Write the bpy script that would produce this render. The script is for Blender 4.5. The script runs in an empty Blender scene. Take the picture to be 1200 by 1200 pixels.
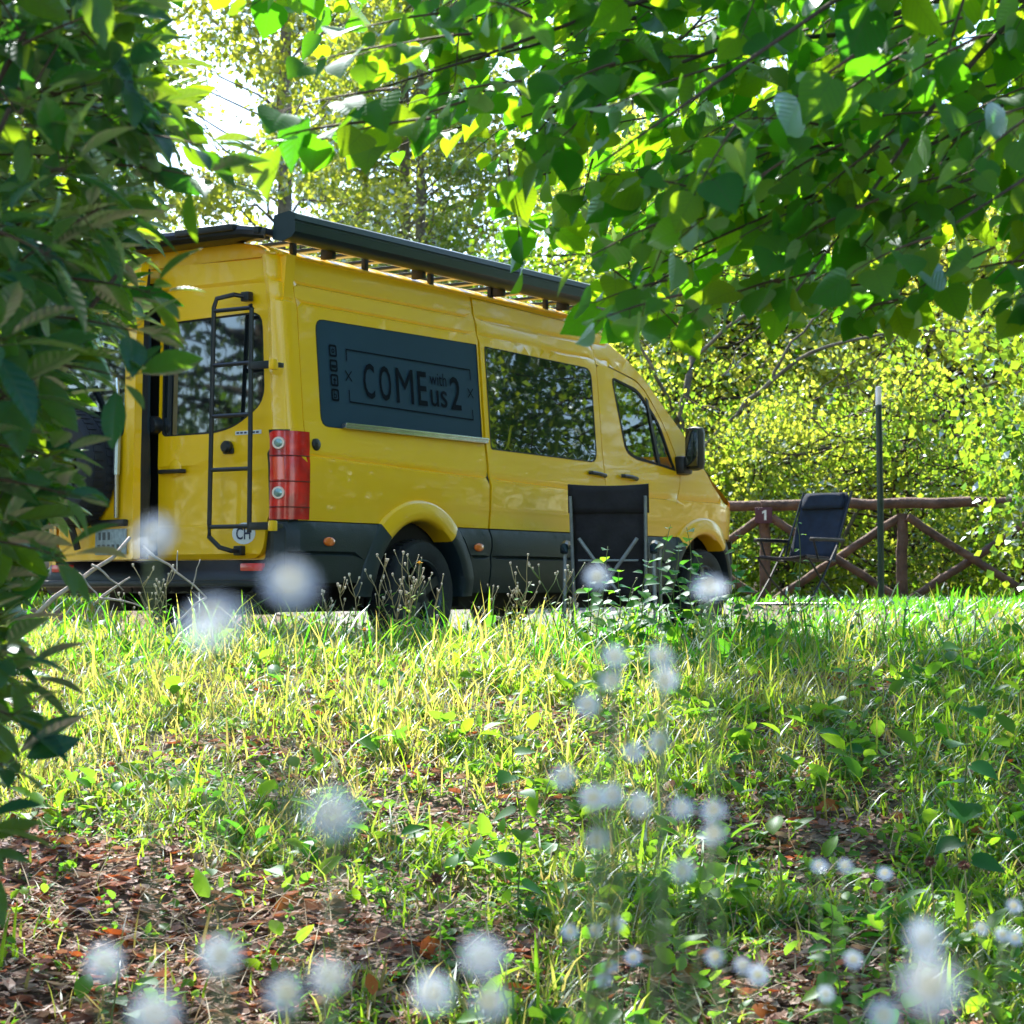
import bpy, bmesh, math, random
import numpy as np
from mathutils import Vector, Matrix, geometry
R = math.radians
random.seed(7); rng = np.random.default_rng(7)
S = bpy.context.scene
COL = S.collection
# ------------------------------------------------------------------ camera
cam_d = bpy.data.cameras.new('camera'); cam = bpy.data.objects.new('camera', cam_d); COL.objects.link(cam)
cam.location = (0, 0, .384); cam.rotation_euler = (math.pi/2+.038, 0, 0)
cam_d.sensor_width = 36; cam_d.lens = 2375.8/1200*36; cam_d.clip_start = .05; cam_d.clip_end = 600
cam_d.dof.use_dof = True; cam_d.dof.focus_distance = 8.5; cam_d.dof.aperture_fstop = 8.0
S.camera = cam
# ------------------------------------------------------------------ light
SUN_AZ, SUN_EL = -16, 48            # azimuth from the view axis (+Y), negative = left
w = bpy.data.worlds.new('World'); S.world = w; w.use_nodes = True
nt = w.node_tree; bg = nt.nodes['Background']
sky = nt.nodes.new('ShaderNodeTexSky'); sky.sky_type = 'NISHITA'; sky.sun_disc = False
sky.sun_elevation = R(SUN_EL); sky.sun_rotation = R(SUN_AZ); sky.dust_density = .6; sky.air_density = 1.0; sky.altitude = 300
nt.links.new(sky.outputs[0], bg.inputs[0]); bg.inputs[1].default_value = .15
sd = bpy.data.lights.new('sun', 'SUN'); sd.energy = 4.5; sd.angle = R(.6); sd.color = (1, .94, .82)
sun = bpy.data.objects.new('sun', sd); COL.objects.link(sun)
sv = Vector((math.sin(R(SUN_AZ))*math.cos(R(SUN_EL)), math.cos(R(SUN_AZ))*math.cos(R(SUN_EL)), math.sin(R(SUN_EL))))
sun.rotation_euler = sv.to_track_quat('Z', 'Y').to_euler(); sun.location = (-5, 20, 20)
S.view_settings.view_transform = 'Standard'; S.view_settings.look = 'None'; S.view_settings.gamma = 1
S.view_settings.use_curve_mapping = False
S.view_settings.exposure = 1.84
S.render.engine = 'CYCLES'
cy = S.cycles
cy.max_bounces = 7; cy.diffuse_bounces = 4; cy.glossy_bounces = 3; cy.transmission_bounces = 5; cy.transparent_max_bounces = 6
cy.caustics_reflective = False; cy.caustics_refractive = False; cy.use_denoising = True; cy.sample_clamp_indirect = 6

# ------------------------------------------------------------------ materials
def newmat(name):
    m = bpy.data.materials.new(name); m.use_nodes = True
    return m, m.node_tree, m.node_tree.nodes['Principled BSDF']
def N(nt, typ, **kw):
    n = nt.nodes.new(typ)
    for k, v in kw.items():
        if k.startswith('i_'): n.inputs[k[2:].replace('_', ' ')].default_value = v
        else: setattr(n, k, v)
    return n
def ramp(nt, fac, stops):
    r = nt.nodes.new('ShaderNodeValToRGB'); e = r.color_ramp.elements
    while len(e) < len(stops): e.new(.5)
    for s, (p, c) in zip(e, stops): s.position = p; s.color = (*c, 1)
    nt.links.new(fac, r.inputs[0]); return r.outputs[0]
def pmat(name, c, rough=.5, metal=0, var=.15, scale=8, bump=0, bscale=60, coat=0, spec=.5):
    m, nt, b = newmat(name)
    tc = N(nt, 'ShaderNodeTexCoord')
    n = N(nt, 'ShaderNodeTexNoise'); n.inputs['Scale'].default_value = scale; n.inputs['Detail'].default_value = 6
    nt.links.new(tc.outputs['Object'], n.inputs['Vector'])
    c = Vector(c)
    col = ramp(nt, n.outputs[0], [(.3, tuple(c*(1-var))), (.7, tuple(min(1, x) for x in c*(1+var)))])
    nt.links.new(col, b.inputs['Base Color'])
    b.inputs['Roughness'].default_value = rough; b.inputs['Metallic'].default_value = metal
    b.inputs['Coat Weight'].default_value = coat; b.inputs['Coat Roughness'].default_value = .03
    b.inputs['Specular IOR Level'].default_value = spec
    if bump:
        n2 = N(nt, 'ShaderNodeTexNoise'); n2.inputs['Scale'].default_value = bscale; n2.inputs['Detail'].default_value = 5
        nt.links.new(tc.outputs['Object'], n2.inputs['Vector'])
        bp = N(nt, 'ShaderNodeBump'); bp.inputs['Strength'].default_value = bump; bp.inputs['Distance'].default_value = .02
        nt.links.new(n2.outputs[0], bp.inputs['Height']); nt.links.new(bp.outputs[0], b.inputs['Normal'])
    return m
def paint():
    m, nt, b = newmat('yellow_paint')
    tc = N(nt, 'ShaderNodeTexCoord')
    n = N(nt, 'ShaderNodeTexNoise'); n.inputs['Scale'].default_value = 2.2; n.inputs['Detail'].default_value = 8
    nt.links.new(tc.outputs['Object'], n.inputs['Vector'])
    sx = N(nt, 'ShaderNodeSeparateXYZ'); nt.links.new(tc.outputs['Object'], sx.inputs[0])
    mr = N(nt, 'ShaderNodeMapRange'); nt.links.new(sx.outputs['Z'], mr.inputs[0])
    mr.inputs[1].default_value = .75; mr.inputs[2].default_value = 1.15; mr.inputs[3].default_value = .2; mr.inputs[4].default_value = 0
    mu = N(nt, 'ShaderNodeMath', operation='MULTIPLY'); nt.links.new(mr.outputs[0], mu.inputs[0]); nt.links.new(n.outputs[0], mu.inputs[1])
    mx = N(nt, 'ShaderNodeMix', data_type='RGBA')            # road dust near the sills
    mx.inputs[6].default_value = (1.0, .56, .0, 1); mx.inputs[7].default_value = (.50, .31, .04, 1)
    nt.links.new(mu.outputs[0], mx.inputs[0]); nt.links.new(mx.outputs[2], b.inputs['Base Color'])
    rr = ramp(nt, n.outputs[0], [(.3, (.28,)*3), (.75, (.42,)*3)]); nt.links.new(rr, b.inputs['Roughness'])
    b.inputs['Coat Weight'].default_value = .65; b.inputs['Coat Roughness'].default_value = .04
    w2 = N(nt, 'ShaderNodeTexNoise'); w2.inputs['Scale'].default_value = 3.5; nt.links.new(tc.outputs['Object'], w2.inputs['Vector'])
    bp = N(nt, 'ShaderNodeBump'); bp.inputs['Strength'].default_value = .05; bp.inputs['Distance'].default_value = .02
    nt.links.new(w2.outputs[0], bp.inputs['Height']); nt.links.new(bp.outputs[0], b.inputs['Coat Normal'])
    return m
def glassmat(name, tint, trans=.5, rough=.01, refl=.02, rmax=1.0):
    m, nt, b = newmat(name); nt.nodes.remove(b)
    out = nt.nodes['Material Output']
    tr = N(nt, 'ShaderNodeBsdfTransparent'); tr.inputs[0].default_value = (*tint, 1)
    df = N(nt, 'ShaderNodeBsdfDiffuse'); df.inputs[0].default_value = (.012, .016, .018, 1)
    mx = N(nt, 'ShaderNodeMixShader'); mx.inputs[0].default_value = trans
    nt.links.new(df.outputs[0], mx.inputs[1]); nt.links.new(tr.outputs[0], mx.inputs[2])
    gl = N(nt, 'ShaderNodeBsdfGlossy'); gl.inputs['Roughness'].default_value = rough; gl.inputs[0].default_value = (.95, 1, 1, 1)
    fr = N(nt, 'ShaderNodeFresnel'); fr.inputs[0].default_value = 1.6
    mr = N(nt, 'ShaderNodeMapRange'); mr.inputs[3].default_value = refl; mr.inputs[4].default_value = rmax
    nt.links.new(fr.outputs[0], mr.inputs[0])
    m2 = N(nt, 'ShaderNodeMixShader'); nt.links.new(mr.outputs[0], m2.inputs[0]); nt.links.new(mx.outputs[0], m2.inputs[1]); nt.links.new(gl.outputs[0], m2.inputs[2])
    nt.links.new(m2.outputs[0], out.inputs[0]); return m
def leafmat(name, cols, tcols, tfac=.5, gloss=.35, rough=.35, vein=False):
    """thin leaf: diffuse + light through the blade + waxy sheen; colour differs from leaf to leaf"""
    m, nt, b = newmat(name); nt.nodes.remove(b); out = nt.nodes['Material Output']
    at = N(nt, 'ShaderNodeAttribute', attribute_name='rnd'); oi = N(nt, 'ShaderNodeObjectInfo')
    ad = N(nt, 'ShaderNodeMath', operation='ADD'); nt.links.new(at.outputs['Fac'], ad.inputs[0]); nt.links.new(oi.outputs['Random'], ad.inputs[1])
    fr = N(nt, 'ShaderNodeMath', operation='PINGPONG'); nt.links.new(ad.outputs[0], fr.inputs[0]); fr.inputs[1].default_value = 1; fac = fr.outputs[0]
    k = len(cols)
    c1 = ramp(nt, fac, [(i/(k-1)*.96+.02, c) for i, c in enumerate(cols)])
    k = len(tcols)
    c2 = ramp(nt, fac, [(i/(k-1)*.96+.02, c) for i, c in enumerate(tcols)])
    if vein:
        uv = N(nt, 'ShaderNodeUVMap'); sx = N(nt, 'ShaderNodeSeparateXYZ'); nt.links.new(uv.outputs[0], sx.inputs[0])
        ab = N(nt, 'ShaderNodeMath', operation='ABSOLUTE'); nt.links.new(sx.outputs[0], ab.inputs[0])
        m1 = N(nt, 'ShaderNodeMath', operation='MULTIPLY_ADD'); nt.links.new(ab.outputs[0], m1.inputs[0]); m1.inputs[1].default_value = -.8; nt.links.new(sx.outputs[1], m1.inputs[2])
        m2_ = N(nt, 'ShaderNodeMath', operation='MULTIPLY'); nt.links.new(m1.outputs[0], m2_.inputs[0]); m2_.inputs[1].default_value = 8
        pp = N(nt, 'ShaderNodeMath', operation='PINGPONG'); nt.links.new(m2_.outputs[0], pp.inputs[0]); pp.inputs[1].default_value = .5
        mn = N(nt, 'ShaderNodeMath', operation='MULTIPLY'); nt.links.new(ab.outputs[0], mn.inputs[0]); mn.inputs[1].default_value = 5
        mi = N(nt, 'ShaderNodeMath', operation='MINIMUM'); nt.links.new(pp.outputs[0], mi.inputs[0]); nt.links.new(mn.outputs[0], mi.inputs[1])
        v = ramp(nt, mi.outputs[0], [(0, (1.0,)*3), (.10, (.0,)*3)])
        for which in (0, 1):
            mm = N(nt, 'ShaderNodeMix', data_type='RGBA', blend_type='MIX')
            ml = N(nt, 'ShaderNodeMath', operation='MULTIPLY'); nt.links.new(v, ml.inputs[0]); ml.inputs[1].default_value = .35
            nt.links.new(ml.outputs[0], mm.inputs[0]); nt.links.new((c1, c2)[which], mm.inputs[6])
            mm.inputs[7].default_value = ((.13, .2, .06, 1), (.10, .17, .02, 1))[which]
            if which: c2 = mm.outputs[2]
            else: c1 = mm.outputs[2]
        bp = N(nt, 'ShaderNodeBump'); bp.inputs['Strength'].default_value = .5; bp.inputs['Distance'].default_value = .004
        nt.links.new(mi.outputs[0], bp.inputs['Height'])
    df = N(nt, 'ShaderNodeBsdfDiffuse'); nt.links.new(c1, df.inputs[0])
    tl = N(nt, 'ShaderNodeBsdfTranslucent'); nt.links.new(c2, tl.inputs[0])
    gl = N(nt, 'ShaderNodeBsdfGlossy'); gl.inputs['Roughness'].default_value = rough; gl.inputs[0].default_value = (.8, .9, 1, 1)
    if vein:
        for q in (df, gl): nt.links.new(bp.outputs[0], q.inputs['Normal'])
    mx = N(nt, 'ShaderNodeMixShader'); mx.inputs[0].default_value = tfac
    nt.links.new(df.outputs[0], mx.inputs[1]); nt.links.new(tl.outputs[0], mx.inputs[2])
    lw = N(nt, 'ShaderNodeFresnel'); lw.inputs[0].default_value = 1.4
    mg = N(nt, 'ShaderNodeMath', operation='MULTIPLY'); nt.links.new(lw.outputs[0], mg.inputs[0]); mg.inputs[1].default_value = gloss*2
    m2 = N(nt, 'ShaderNodeMixShader'); nt.links.new(mg.outputs[0], m2.inputs[0]); nt.links.new(mx.outputs[0], m2.inputs[1]); nt.links.new(gl.outputs[0], m2.inputs[2])
    nt.links.new(m2.outputs[0], out.inputs[0]); return m

M = {}
M['paint'] = paint()
M['clad'] = pmat('dark_cladding', (.010, .021, .030), .5, 0, .25, 5, .15, 120)
M['blackplastic'] = pmat('black_plastic', (.008, .010, .014), .42, 0, .3, 12, .1, 80)
M['blackmetal'] = pmat('black_coated_metal', (.018, .022, .03), .35, .3, .2, 20)
M['anod'] = pmat('anthracite_cassette', (.008, .024, .038), .28, .1, .15, 6)
M['rubber'] = pmat('tyre_rubber', (.014, .017, .024), .75, 0, .3, 14, .2, 90)
M['rim'] = pmat('dark_alloy', (.04, .05, .065), .35, .6, .2, 8)
M['gasket'] = pmat('gasket_rubber', (.008, .008, .009), .7)
M['chrome'] = pmat('silver_trim', (.5, .55, .58), .22, .9, .1, 10)
M['dark'] = pmat('dark_interior', (.012, .013, .015), .8, 0, .3, 3)
M['seatcloth'] = pmat('seat_fabric', (.03, .032, .036), .9, 0, .2, 30, .3, 200)
M['matteglass'] = pmat('frosted_blue_film', (.022, .058, .100), .5, 0, .10, 1.2, .0, 40, spec=.10)
M['print'] = pmat('black_print', (.003, .007, .014), .6, spec=.04)
M['privacy'] = glassmat('privacy_glass', (.1, .13, .14), .15, .015, .09, .8)
M['clear'] = glassmat('tinted_clear_glass', (.80, .95, .92), .98, .01, .06, .9)
M['rearglass'] = glassmat('rear_tinted_glass', (.3, .32, .22), .2, .03, .12, .8)
M['orange'] = pmat('orange_lens', (.85, .16, .02), .15, coat=1)
M['white'] = pmat('white_print', (.75, .77, .8), .4)
M['navy'] = pmat('navy_print', (.01, .02, .08), .4)
def lensmat():
    m, nt, b = newmat('red_lens'); tc = N(nt, 'ShaderNodeTexCoord')
    wv = N(nt, 'ShaderNodeTexWave', bands_direction='Z'); wv.inputs['Scale'].default_value = 42; nt.links.new(tc.outputs['Object'], wv.inputs[0])
    n = N(nt, 'ShaderNodeTexNoise'); n.inputs['Scale'].default_value = 9; nt.links.new(tc.outputs['Object'], n.inputs['Vector'])
    c = ramp(nt, n.outputs[0], [(.35, (.42, .002, .006)), (.65, (.85, .012, .008))]); nt.links.new(c, b.inputs['Base Color'])
    b.inputs['Roughness'].default_value = .25; b.inputs['Coat Weight'].default_value = .5; b.inputs['Subsurface Weight'].default_value = .0
    return m
M['red'] = lensmat()
M['plate'] = pmat('dusty_grey_plate', (.26, .33, .38), .5, 0, .3, 30)
M['platemark'] = pmat('worn_dark_mark', (.07, .09, .11), .6)
M['darkred'] = pmat('dark_red_seam', (.12, .002, .003), .4)
M['amberred'] = pmat('amber_red_lens', (.95, .06, .01), .2, coat=.6)
M['redrefl'] = pmat('red_reflector', (.75, .02, .03), .3, coat=1)
M['lampglass'] = pmat('clear_lamp', (.28, .42, .42), .12, .4, .3, 60, coat=1)
M['lampring'] = pmat('lamp_ring', (.8, .62, .58), .2, .2, coat=1)
M['chairblack'] = pmat('black_canvas', (.016, .015, .022), .85, 0, .45, 7, .7, 9)
M['chairblue'] = pmat('navy_mesh_fabric', (.006, .016, .036), .95, 0, .3, 14, .35, 170)
M['tube'] = pmat('grey_steel_tube', (.27, .30, .35), .4, .3, .2, 20)
M['wood'] = pmat('reddish_weathered_wood', (.13, .074, .054), .85, 0, .5, 7, 1.0, 24)
M['signp'] = pmat('purple_brown_board', (.10, .035, .055), .7, 0, .2, 12)
M['polegreen'] = pmat('dark_green_pole', (.018, .045, .035), .4, .2, .25, 12, .1, 60)
M['opal'] = pmat('opal_plastic', (.72, .74, .76), .35)
M['bark'] = pmat('grey_bark', (.15, .13, .10), .9, 0, .45, 6, .9, 25)
M['barkdark'] = pmat('dark_bark', (.055, .042, .03), .9, 0, .4, 8, .8, 30)
M['twig'] = pmat('brown_twig', (.07, .045, .028), .8, 0, .4, 20)
M['drytwig'] = pmat('bleached_dry_wood', (.42, .36, .33), .8, 0, .3, 20, .4, 80)
M['stem'] = pmat('green_stem', (.10, .15, .045), .6, 0, .3, 20)
M['drystem'] = pmat('dry_stem', (.30, .25, .14), .7, 0, .4, 15)
M['seed'] = pmat('pale_seed_head', (.55, .48, .40), .9, 0, .3, 60)
M['petal'] = leafmat('white_petal', [(.62, .72, .86), (.72, .78, .86)], [(.62, .72, .88), (.74, .78, .85)], .4, .1)
M['yellowdisc'] = pmat('yellow_disc', (.75, .55, .08), .8, 0, .2, 200)
M['flowery'] = leafmat('yellow_petal', [(.75, .42, .02), (.8, .5, .03)], [(.8, .5, .03), (.8, .5, .03)], .4, .1)
M['thistle'] = pmat('brown_seed_ball', (.13, .045, .035), .95, 0, .3, 60)
M['campwhite'] = pmat('white_gelcoat', (.62, .62, .60), .3, 0, .08, 3, coat=.5)
M['linden'] = leafmat('linden_leaf', [(.018, .085, .018), (.028, .115, .020), (.045, .14, .018)], [(.09, .46, .008), (.20, .62, .010), (.50, .78, .015)], .58, .15, .42, True)
M['laurel'] = leafmat('glossy_leaf', [(.006, .048, .036), (.010, .066, .042), (.028, .10, .02)], [(.05, .30, .02), (.16, .50, .012), (.55, .80, .02)], .40, .26, .30, True)
M['poplarleaf'] = leafmat('poplar_leaf', [(.04, .09, .035), (.07, .11, .03), (.10, .13, .03)], [(.16, .36, .03), (.40, .60, .03), (.74, .78, .07)], .5, .2, .45)
M['hazel'] = leafmat('hazel_leaf', [(.030, .080, .028), (.045, .10, .022), (.07, .12, .02), (.11, .14, .03)], [(.10, .40, .02), (.34, .66, .02), (.70, .84, .05), (.92, .90, .16)], .60, .12, .5)
M['sunshrub'] = leafmat('sunlit_shrub_leaf', [(.045, .10, .022), (.07, .12, .02), (.11, .14, .03)], [(.12, .42, .02), (.34, .60, .03), (.72, .78, .08)], .58, .12, .5)
M['hazelcool'] = leafmat('dark_green_leaf', [(.018, .070, .040), (.03, .085, .035), (.05, .10, .02)], [(.10, .32, .04), (.20, .42, .03), (.45, .58, .03)], .5, .16, .45)
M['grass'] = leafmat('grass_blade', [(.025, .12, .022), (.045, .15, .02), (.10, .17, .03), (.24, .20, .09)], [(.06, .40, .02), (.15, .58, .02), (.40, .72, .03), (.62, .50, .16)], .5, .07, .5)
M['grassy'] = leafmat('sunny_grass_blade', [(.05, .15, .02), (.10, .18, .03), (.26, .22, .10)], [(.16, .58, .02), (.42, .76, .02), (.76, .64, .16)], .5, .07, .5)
M['weed'] = leafmat('weed_leaf', [(.018, .095, .030), (.030, .12, .032), (.06, .15, .02)], [(.08, .46, .03), (.18, .60, .03), (.44, .76, .03)], .5, .13, .42)
M['litter'] = leafmat('dead_leaf', [(.30, .17, .13), (.24, .09, .07), (.38, .24, .19), (.15, .06, .05), (.46, .36, .32), (.36, .09, .03)], [(.30, .15, .08), (.25, .10, .05), (.3, .2, .1), (.15, .06, .03), (.4, .3, .2), (.55, .12, .02)], .25, .10, .5)
M['straw'] = leafmat('dead_straw', [(.34, .28, .17), (.46, .40, .28), (.28, .20, .13)], [(.4, .33, .2), (.5, .42, .3), (.3, .22, .12)], .35, .1, .5)
M['rust'] = leafmat('rust_dead_leaf', [(.34, .10, .02), (.42, .14, .03), (.30, .05, .015)], [(.6, .18, .02), (.7, .25, .03), (.55, .08, .02)], .4, .3, .4)
def groundmat():
    m, nt, b = newmat('woodland_soil'); tc = N(nt, 'ShaderNodeTexCoord')
    n = N(nt, 'ShaderNodeTexNoise'); n.inputs['Scale'].default_value = 1.1; n.inputs['Detail'].default_value = 10
    n2 = N(nt, 'ShaderNodeTexVoronoi'); n2.inputs['Scale'].default_value = 38
    for q in (n, n2): nt.links.new(tc.outputs['Object'], q.inputs['Vector'])
    a = ramp(nt, n.outputs[0], [(.35, (.07, .05, .04)), (.6, (.15, .11, .085))])
    c = ramp(nt, n2.outputs['Color'], [(.1, (.05, .03, .028)), (.5, (.17, .12, .10)), (.9, (.26, .20, .16))])
    mx = N(nt, 'ShaderNodeMix', data_type='RGBA'); mx.inputs[0].default_value = .55
    nt.links.new(a, mx.inputs[6]); nt.links.new(c, mx.inputs[7]); nt.links.new(mx.outputs[2], b.inputs['Base Color'])
    b.inputs['Roughness'].default_value = .95
    bp = N(nt, 'ShaderNodeBump'); bp.inputs['Strength'].default_value = .8; bp.inputs['Distance'].default_value = .03
    nt.links.new(n2.outputs['Distance'], bp.inputs['Height']); nt.links.new(bp.outputs[0], b.inputs['Normal']); return m
M['ground'] = groundmat()
M['gravel'] = pmat('grey_gravel', (.22, .21, .21), .95, 0, .45, 45, .8, 90)

# ------------------------------------------------------------------ helpers
def link(o, parent=None):
    COL.objects.link(o)
    if parent is not None: o.parent = parent
    return o
def tag(o, label=None, cat=None, group=None, kind=None):
    if label: o['label'] = label
    if cat: o['category'] = cat
    if group: o['group'] = group
    if kind: o['kind'] = kind
    return o
def thing(name, label, cat, loc=(0, 0, 0), rz=0, group=None):
    o = bpy.data.objects.new(name, None); o.empty_display_size = .1; link(o)
    o.location = loc; o.rotation_euler = (0, 0, rz)
    return tag(o, label, cat, group)
def obj(name, vs, fs, m, parent=None, smooth=True, angle=35):
    me = bpy.data.meshes.new(name); me.from_pydata([tuple(v) for v in vs], [], fs); me.materials.append(m)
    if smooth:
        me.polygons.foreach_set('use_smooth', [True]*len(me.polygons))
        me.set_sharp_from_angle(angle=R(angle))
    me.update()
    return link(bpy.data.objects.new(name, me), parent)
class MB:
    def __init__(s): s.v = []; s.f = []
    def add(s, vs, fs):
        k = len(s.v); s.v += [tuple(v) for v in vs]; s.f += [tuple(i+k for i in f) for f in fs]; return s
    def box(s, a, b, bev=0.0):
        (x0, y0, z0), (x1, y1, z1) = a, b
        bm = bmesh.new(); bmesh.ops.create_cube(bm, size=1)
        for v in bm.verts: v.co = Vector(((x0+x1)/2+v.co.x*(x1-x0), (y0+y1)/2+v.co.y*(y1-y0), (z0+z1)/2+v.co.z*(z1-z0)))
        if bev: bmesh.ops.bevel(bm, geom=list(bm.edges), offset=bev, segments=2, affect='EDGES', profile=.6)
        bm.verts.index_update(); s.add([v.co[:] for v in bm.verts], [[v.index for v in f.verts] for f in bm.faces]); bm.free(); return s
    def tube(s, pts, r, n=8, r1=None, cap=True):
        pts = [Vector(p) for p in pts]; k = len(pts); rings = []
        up = Vector((.13, .31, .94)).normalized()
        for i, p in enumerate(pts):
            t = (pts[min(i+1, k-1)]-pts[max(i-1, 0)]).normalized()
            a = t.cross(up)
            if a.length < .05: a = t.cross(Vector((1, 0, 0)))
            a.normalize(); b = t.cross(a)
            rr = r if r1 is None else r+(r1-r)*i/(k-1)
            rings.append([p+(a*math.cos(2*math.pi*j/n)+b*math.sin(2*math.pi*j/n))*rr for j in range(n)])
        vs = [q for ring in rings for q in ring]; fs = []
        for i in range(k-1):
            for j in range(n):
                fs.append((i*n+j, i*n+(j+1) % n, (i+1)*n+(j+1) % n, (i+1)*n+j))
        if cap: fs.append(tuple(range(n-1, -1, -1))); fs.append(tuple((k-1)*n+j for j in range(n)))
        return s.add(vs, fs)
    def lathe(s, prof, axis='Z', c=(0, 0, 0), n=24, close=True):
        """prof: (radius, height) pairs about an axis"""
        vs = []; fs = []; k = len(prof)
        for (r, h) in prof:
            for j in range(n):
                a = 2*math.pi*j/n; x, y = r*math.cos(a), r*math.sin(a)
                p = {'Z': (x, y, h), 'Y': (x, h, y), 'X': (h, x, y)}[axis]
                vs.append((p[0]+c[0], p[1]+c[1], p[2]+c[2]))
        for i in range(k-1):
            for j in range(n): fs.append((i*n+j, i*n+(j+1) % n, (i+1)*n+(j+1) % n, (i+1)*n+j))
        if close: fs.append(tuple(range(n))); fs.append(tuple((k-1)*n+j for j in range(n-1, -1, -1)))
        return s.add(vs, fs)
    def build(s, name, m, parent=None, smooth=True, angle=35): return obj(name, s.v, s.f, m, parent, smooth, angle)
def inpoly(p, poly):
    x, y = p; c = False; j = len(poly)-1
    for i in range(len(poly)):
        xi, yi = poly[i]; xj, yj = poly[j]
        if (yi > y) != (yj > y) and x < (xj-xi)*(y-yi)/(yj-yi)+xi: c = not c
        j = i
    return c
def pdist(p, poly):
    d = 9; px, py = p
    for i in range(len(poly)):
        ax, ay = poly[i-1]; bx, by = poly[i]; vx, vy = bx-ax, by-ay; L = vx*vx+vy*vy
        t = 0 if L == 0 else max(0, min(1, ((px-ax)*vx+(py-ay)*vy)/L))
        d = min(d, math.hypot(px-ax-t*vx, py-ay-t*vy))
    return d
def rrect(a0, b0, a1, b1, r, n=4):
    out = []
    for cx, cy, s in ((a1-r, b0+r, -90), (a1-r, b1-r, 0), (a0+r, b1-r, 90), (a0+r, b0+r, 180)):
        for i in range(n+1):
            t = R(s+90*i/n); out.append((cx+r*math.cos(t), cy+r*math.sin(t)))
    return out
def rpoly(pts, r, n=4):
    """polygon with rounded corners; r one radius or one per corner"""
    out = []; k = len(pts)
    for i, p in enumerate(pts):
        rr = r[i] if isinstance(r, (list, tuple)) else r
        p = Vector(p); a = Vector(pts[i-1])-p; b = Vector(pts[(i+1) % k])-p
        rr = min(rr, a.length*.45, b.length*.45)
        if rr < .003: out.append(tuple(p)); continue
        A = p+a.normalized()*rr; B = p+b.normalized()*rr
        for j in range(n+1):
            t = j/n; q = A*(1-t)**2+p*2*t*(1-t)+B*t*t; out.append(tuple(q))
    return out
def densify(poly, step):
    out = []
    for i in range(len(poly)):
        a = Vector(poly[i]); b = Vector(poly[(i+1) % len(poly)]); n = max(1, int(math.ceil((b-a).length/step)))
        for j in range(n): out.append(tuple(a+(b-a)*j/n))
    return out
def patch(name, surf, outer, m, parent, holes=(), thick=.03, ga=.12, gb=.06, brows=(), arows=(), inward=(0, 1, 0), edge=.004):
    """a curved panel: a 2-D outline (with holes) triangulated densely and laid on surf(a, b) -> point, with rolled edges and thickness"""
    loops = [densify(outer, .06)]+[densify(h, .06) for h in holes]
    pts = []; edges = []
    for lp in loops:
        k = len(pts); pts += lp; edges += [(k+i, k+(i+1) % len(lp)) for i in range(len(lp))]
    nb = len(pts)
    a0 = min(p[0] for p in loops[0]); a1 = max(p[0] for p in loops[0]); b0 = min(p[1] for p in loops[0]); b1 = max(p[1] for p in loops[0])
    As = [a0+ga*(i+.5) for i in range(int((a1-a0)/ga)+1)]+list(arows); Bs = [b0+gb*(i+.5) for i in range(int((b1-b0)/gb)+1)]
    Bs = [b for b in Bs if all(abs(b-q) > gb*.2 for q in brows)]+list(brows)
    for a in As:
        for b in Bs:
            if inpoly((a, b), loops[0]) and not any(inpoly((a, b), h) for h in loops[1:]) and all(pdist((a, b), lp) > .012 for lp in loops): pts.append((a, b))
    v2, e2, f2, *_ = geometry.delaunay_2d_cdt([Vector(p) for p in pts], edges, [], 0, 1e-6)
    fs = []
    for f in f2:
        c = (sum(v2[i][0] for i in f)/3, sum(v2[i][1] for i in f)/3)
        if inpoly(c, loops[0]) and not any(inpoly(c, h) for h in loops[1:]): fs.append(tuple(f))
    V = [Vector(surf(p[0], p[1])) for p in v2]
    cnt = {}
    for f in fs:
        for i in range(3):
            e = (f[i], f[(i+1) % 3]); cnt[e] = 1
    bd = [e for e in cnt if (e[1], e[0]) not in cnt]
    inw = Vector(inward); vs = list(V); k = len(vs); idx = {}
    for a, b in bd:
        for i in (a, b):
            if i not in idx: idx[i] = len(vs); vs.append(V[i]+inw*thick)
    fs2 = [tuple(f) for f in fs]
    for a, b in bd: fs2.append((b, a, idx[a], idx[b]))
    # orientation: outward is -inward
    if fs:
        n = (V[fs[0][1]]-V[fs[0][0]]).cross(V[fs[0][2]]-V[fs[0][0]])
        tot = sum(((V[f[1]]-V[f[0]]).cross(V[f[2]]-V[f[0]])).dot(inw) for f in fs)
        if tot > 0: fs2 = [tuple(reversed(f)) for f in fs2]
    used = sorted({i for f in fs2 for i in f}); mp = {i: j for j, i in enumerate(used)}
    return obj(name, [vs[i] for i in used], [tuple(mp[i] for i in f) for f in fs2], m, parent, True, 32)
def copy_tree(o, parent=None):
    c = o.copy(); COL.objects.link(c)
    if parent is not None: c.parent = parent
    for ch in list(o.children): copy_tree(ch, c)
    return c
def text_mesh(body, size, sx=1.0, bold=0.0):
    cu = bpy.data.curves.new('lettering', 'FONT'); cu.body = body; cu.size = size; cu.offset = bold; cu.resolution_u = 3
    o = bpy.data.objects.new('lettering', cu); COL.objects.link(o)
    dg = bpy.context.evaluated_depsgraph_get(); me = bpy.data.meshes.new_from_object(o.evaluated_get(dg))
    vs = [Vector((v.co.x*sx, v.co.y, 0)) for v in me.vertices]; fs = [tuple(p.vertices) for p in me.polygons]
    bpy.data.objects.remove(o); bpy.data.meshes.remove(me); bpy.data.curves.remove(cu)
    x0 = min(v.x for v in vs); x1 = max(v.x for v in vs); y0 = min(v.y for v in vs); y1 = max(v.y for v in vs)
    return vs, fs, (x0, y0, x1, y1)
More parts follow.
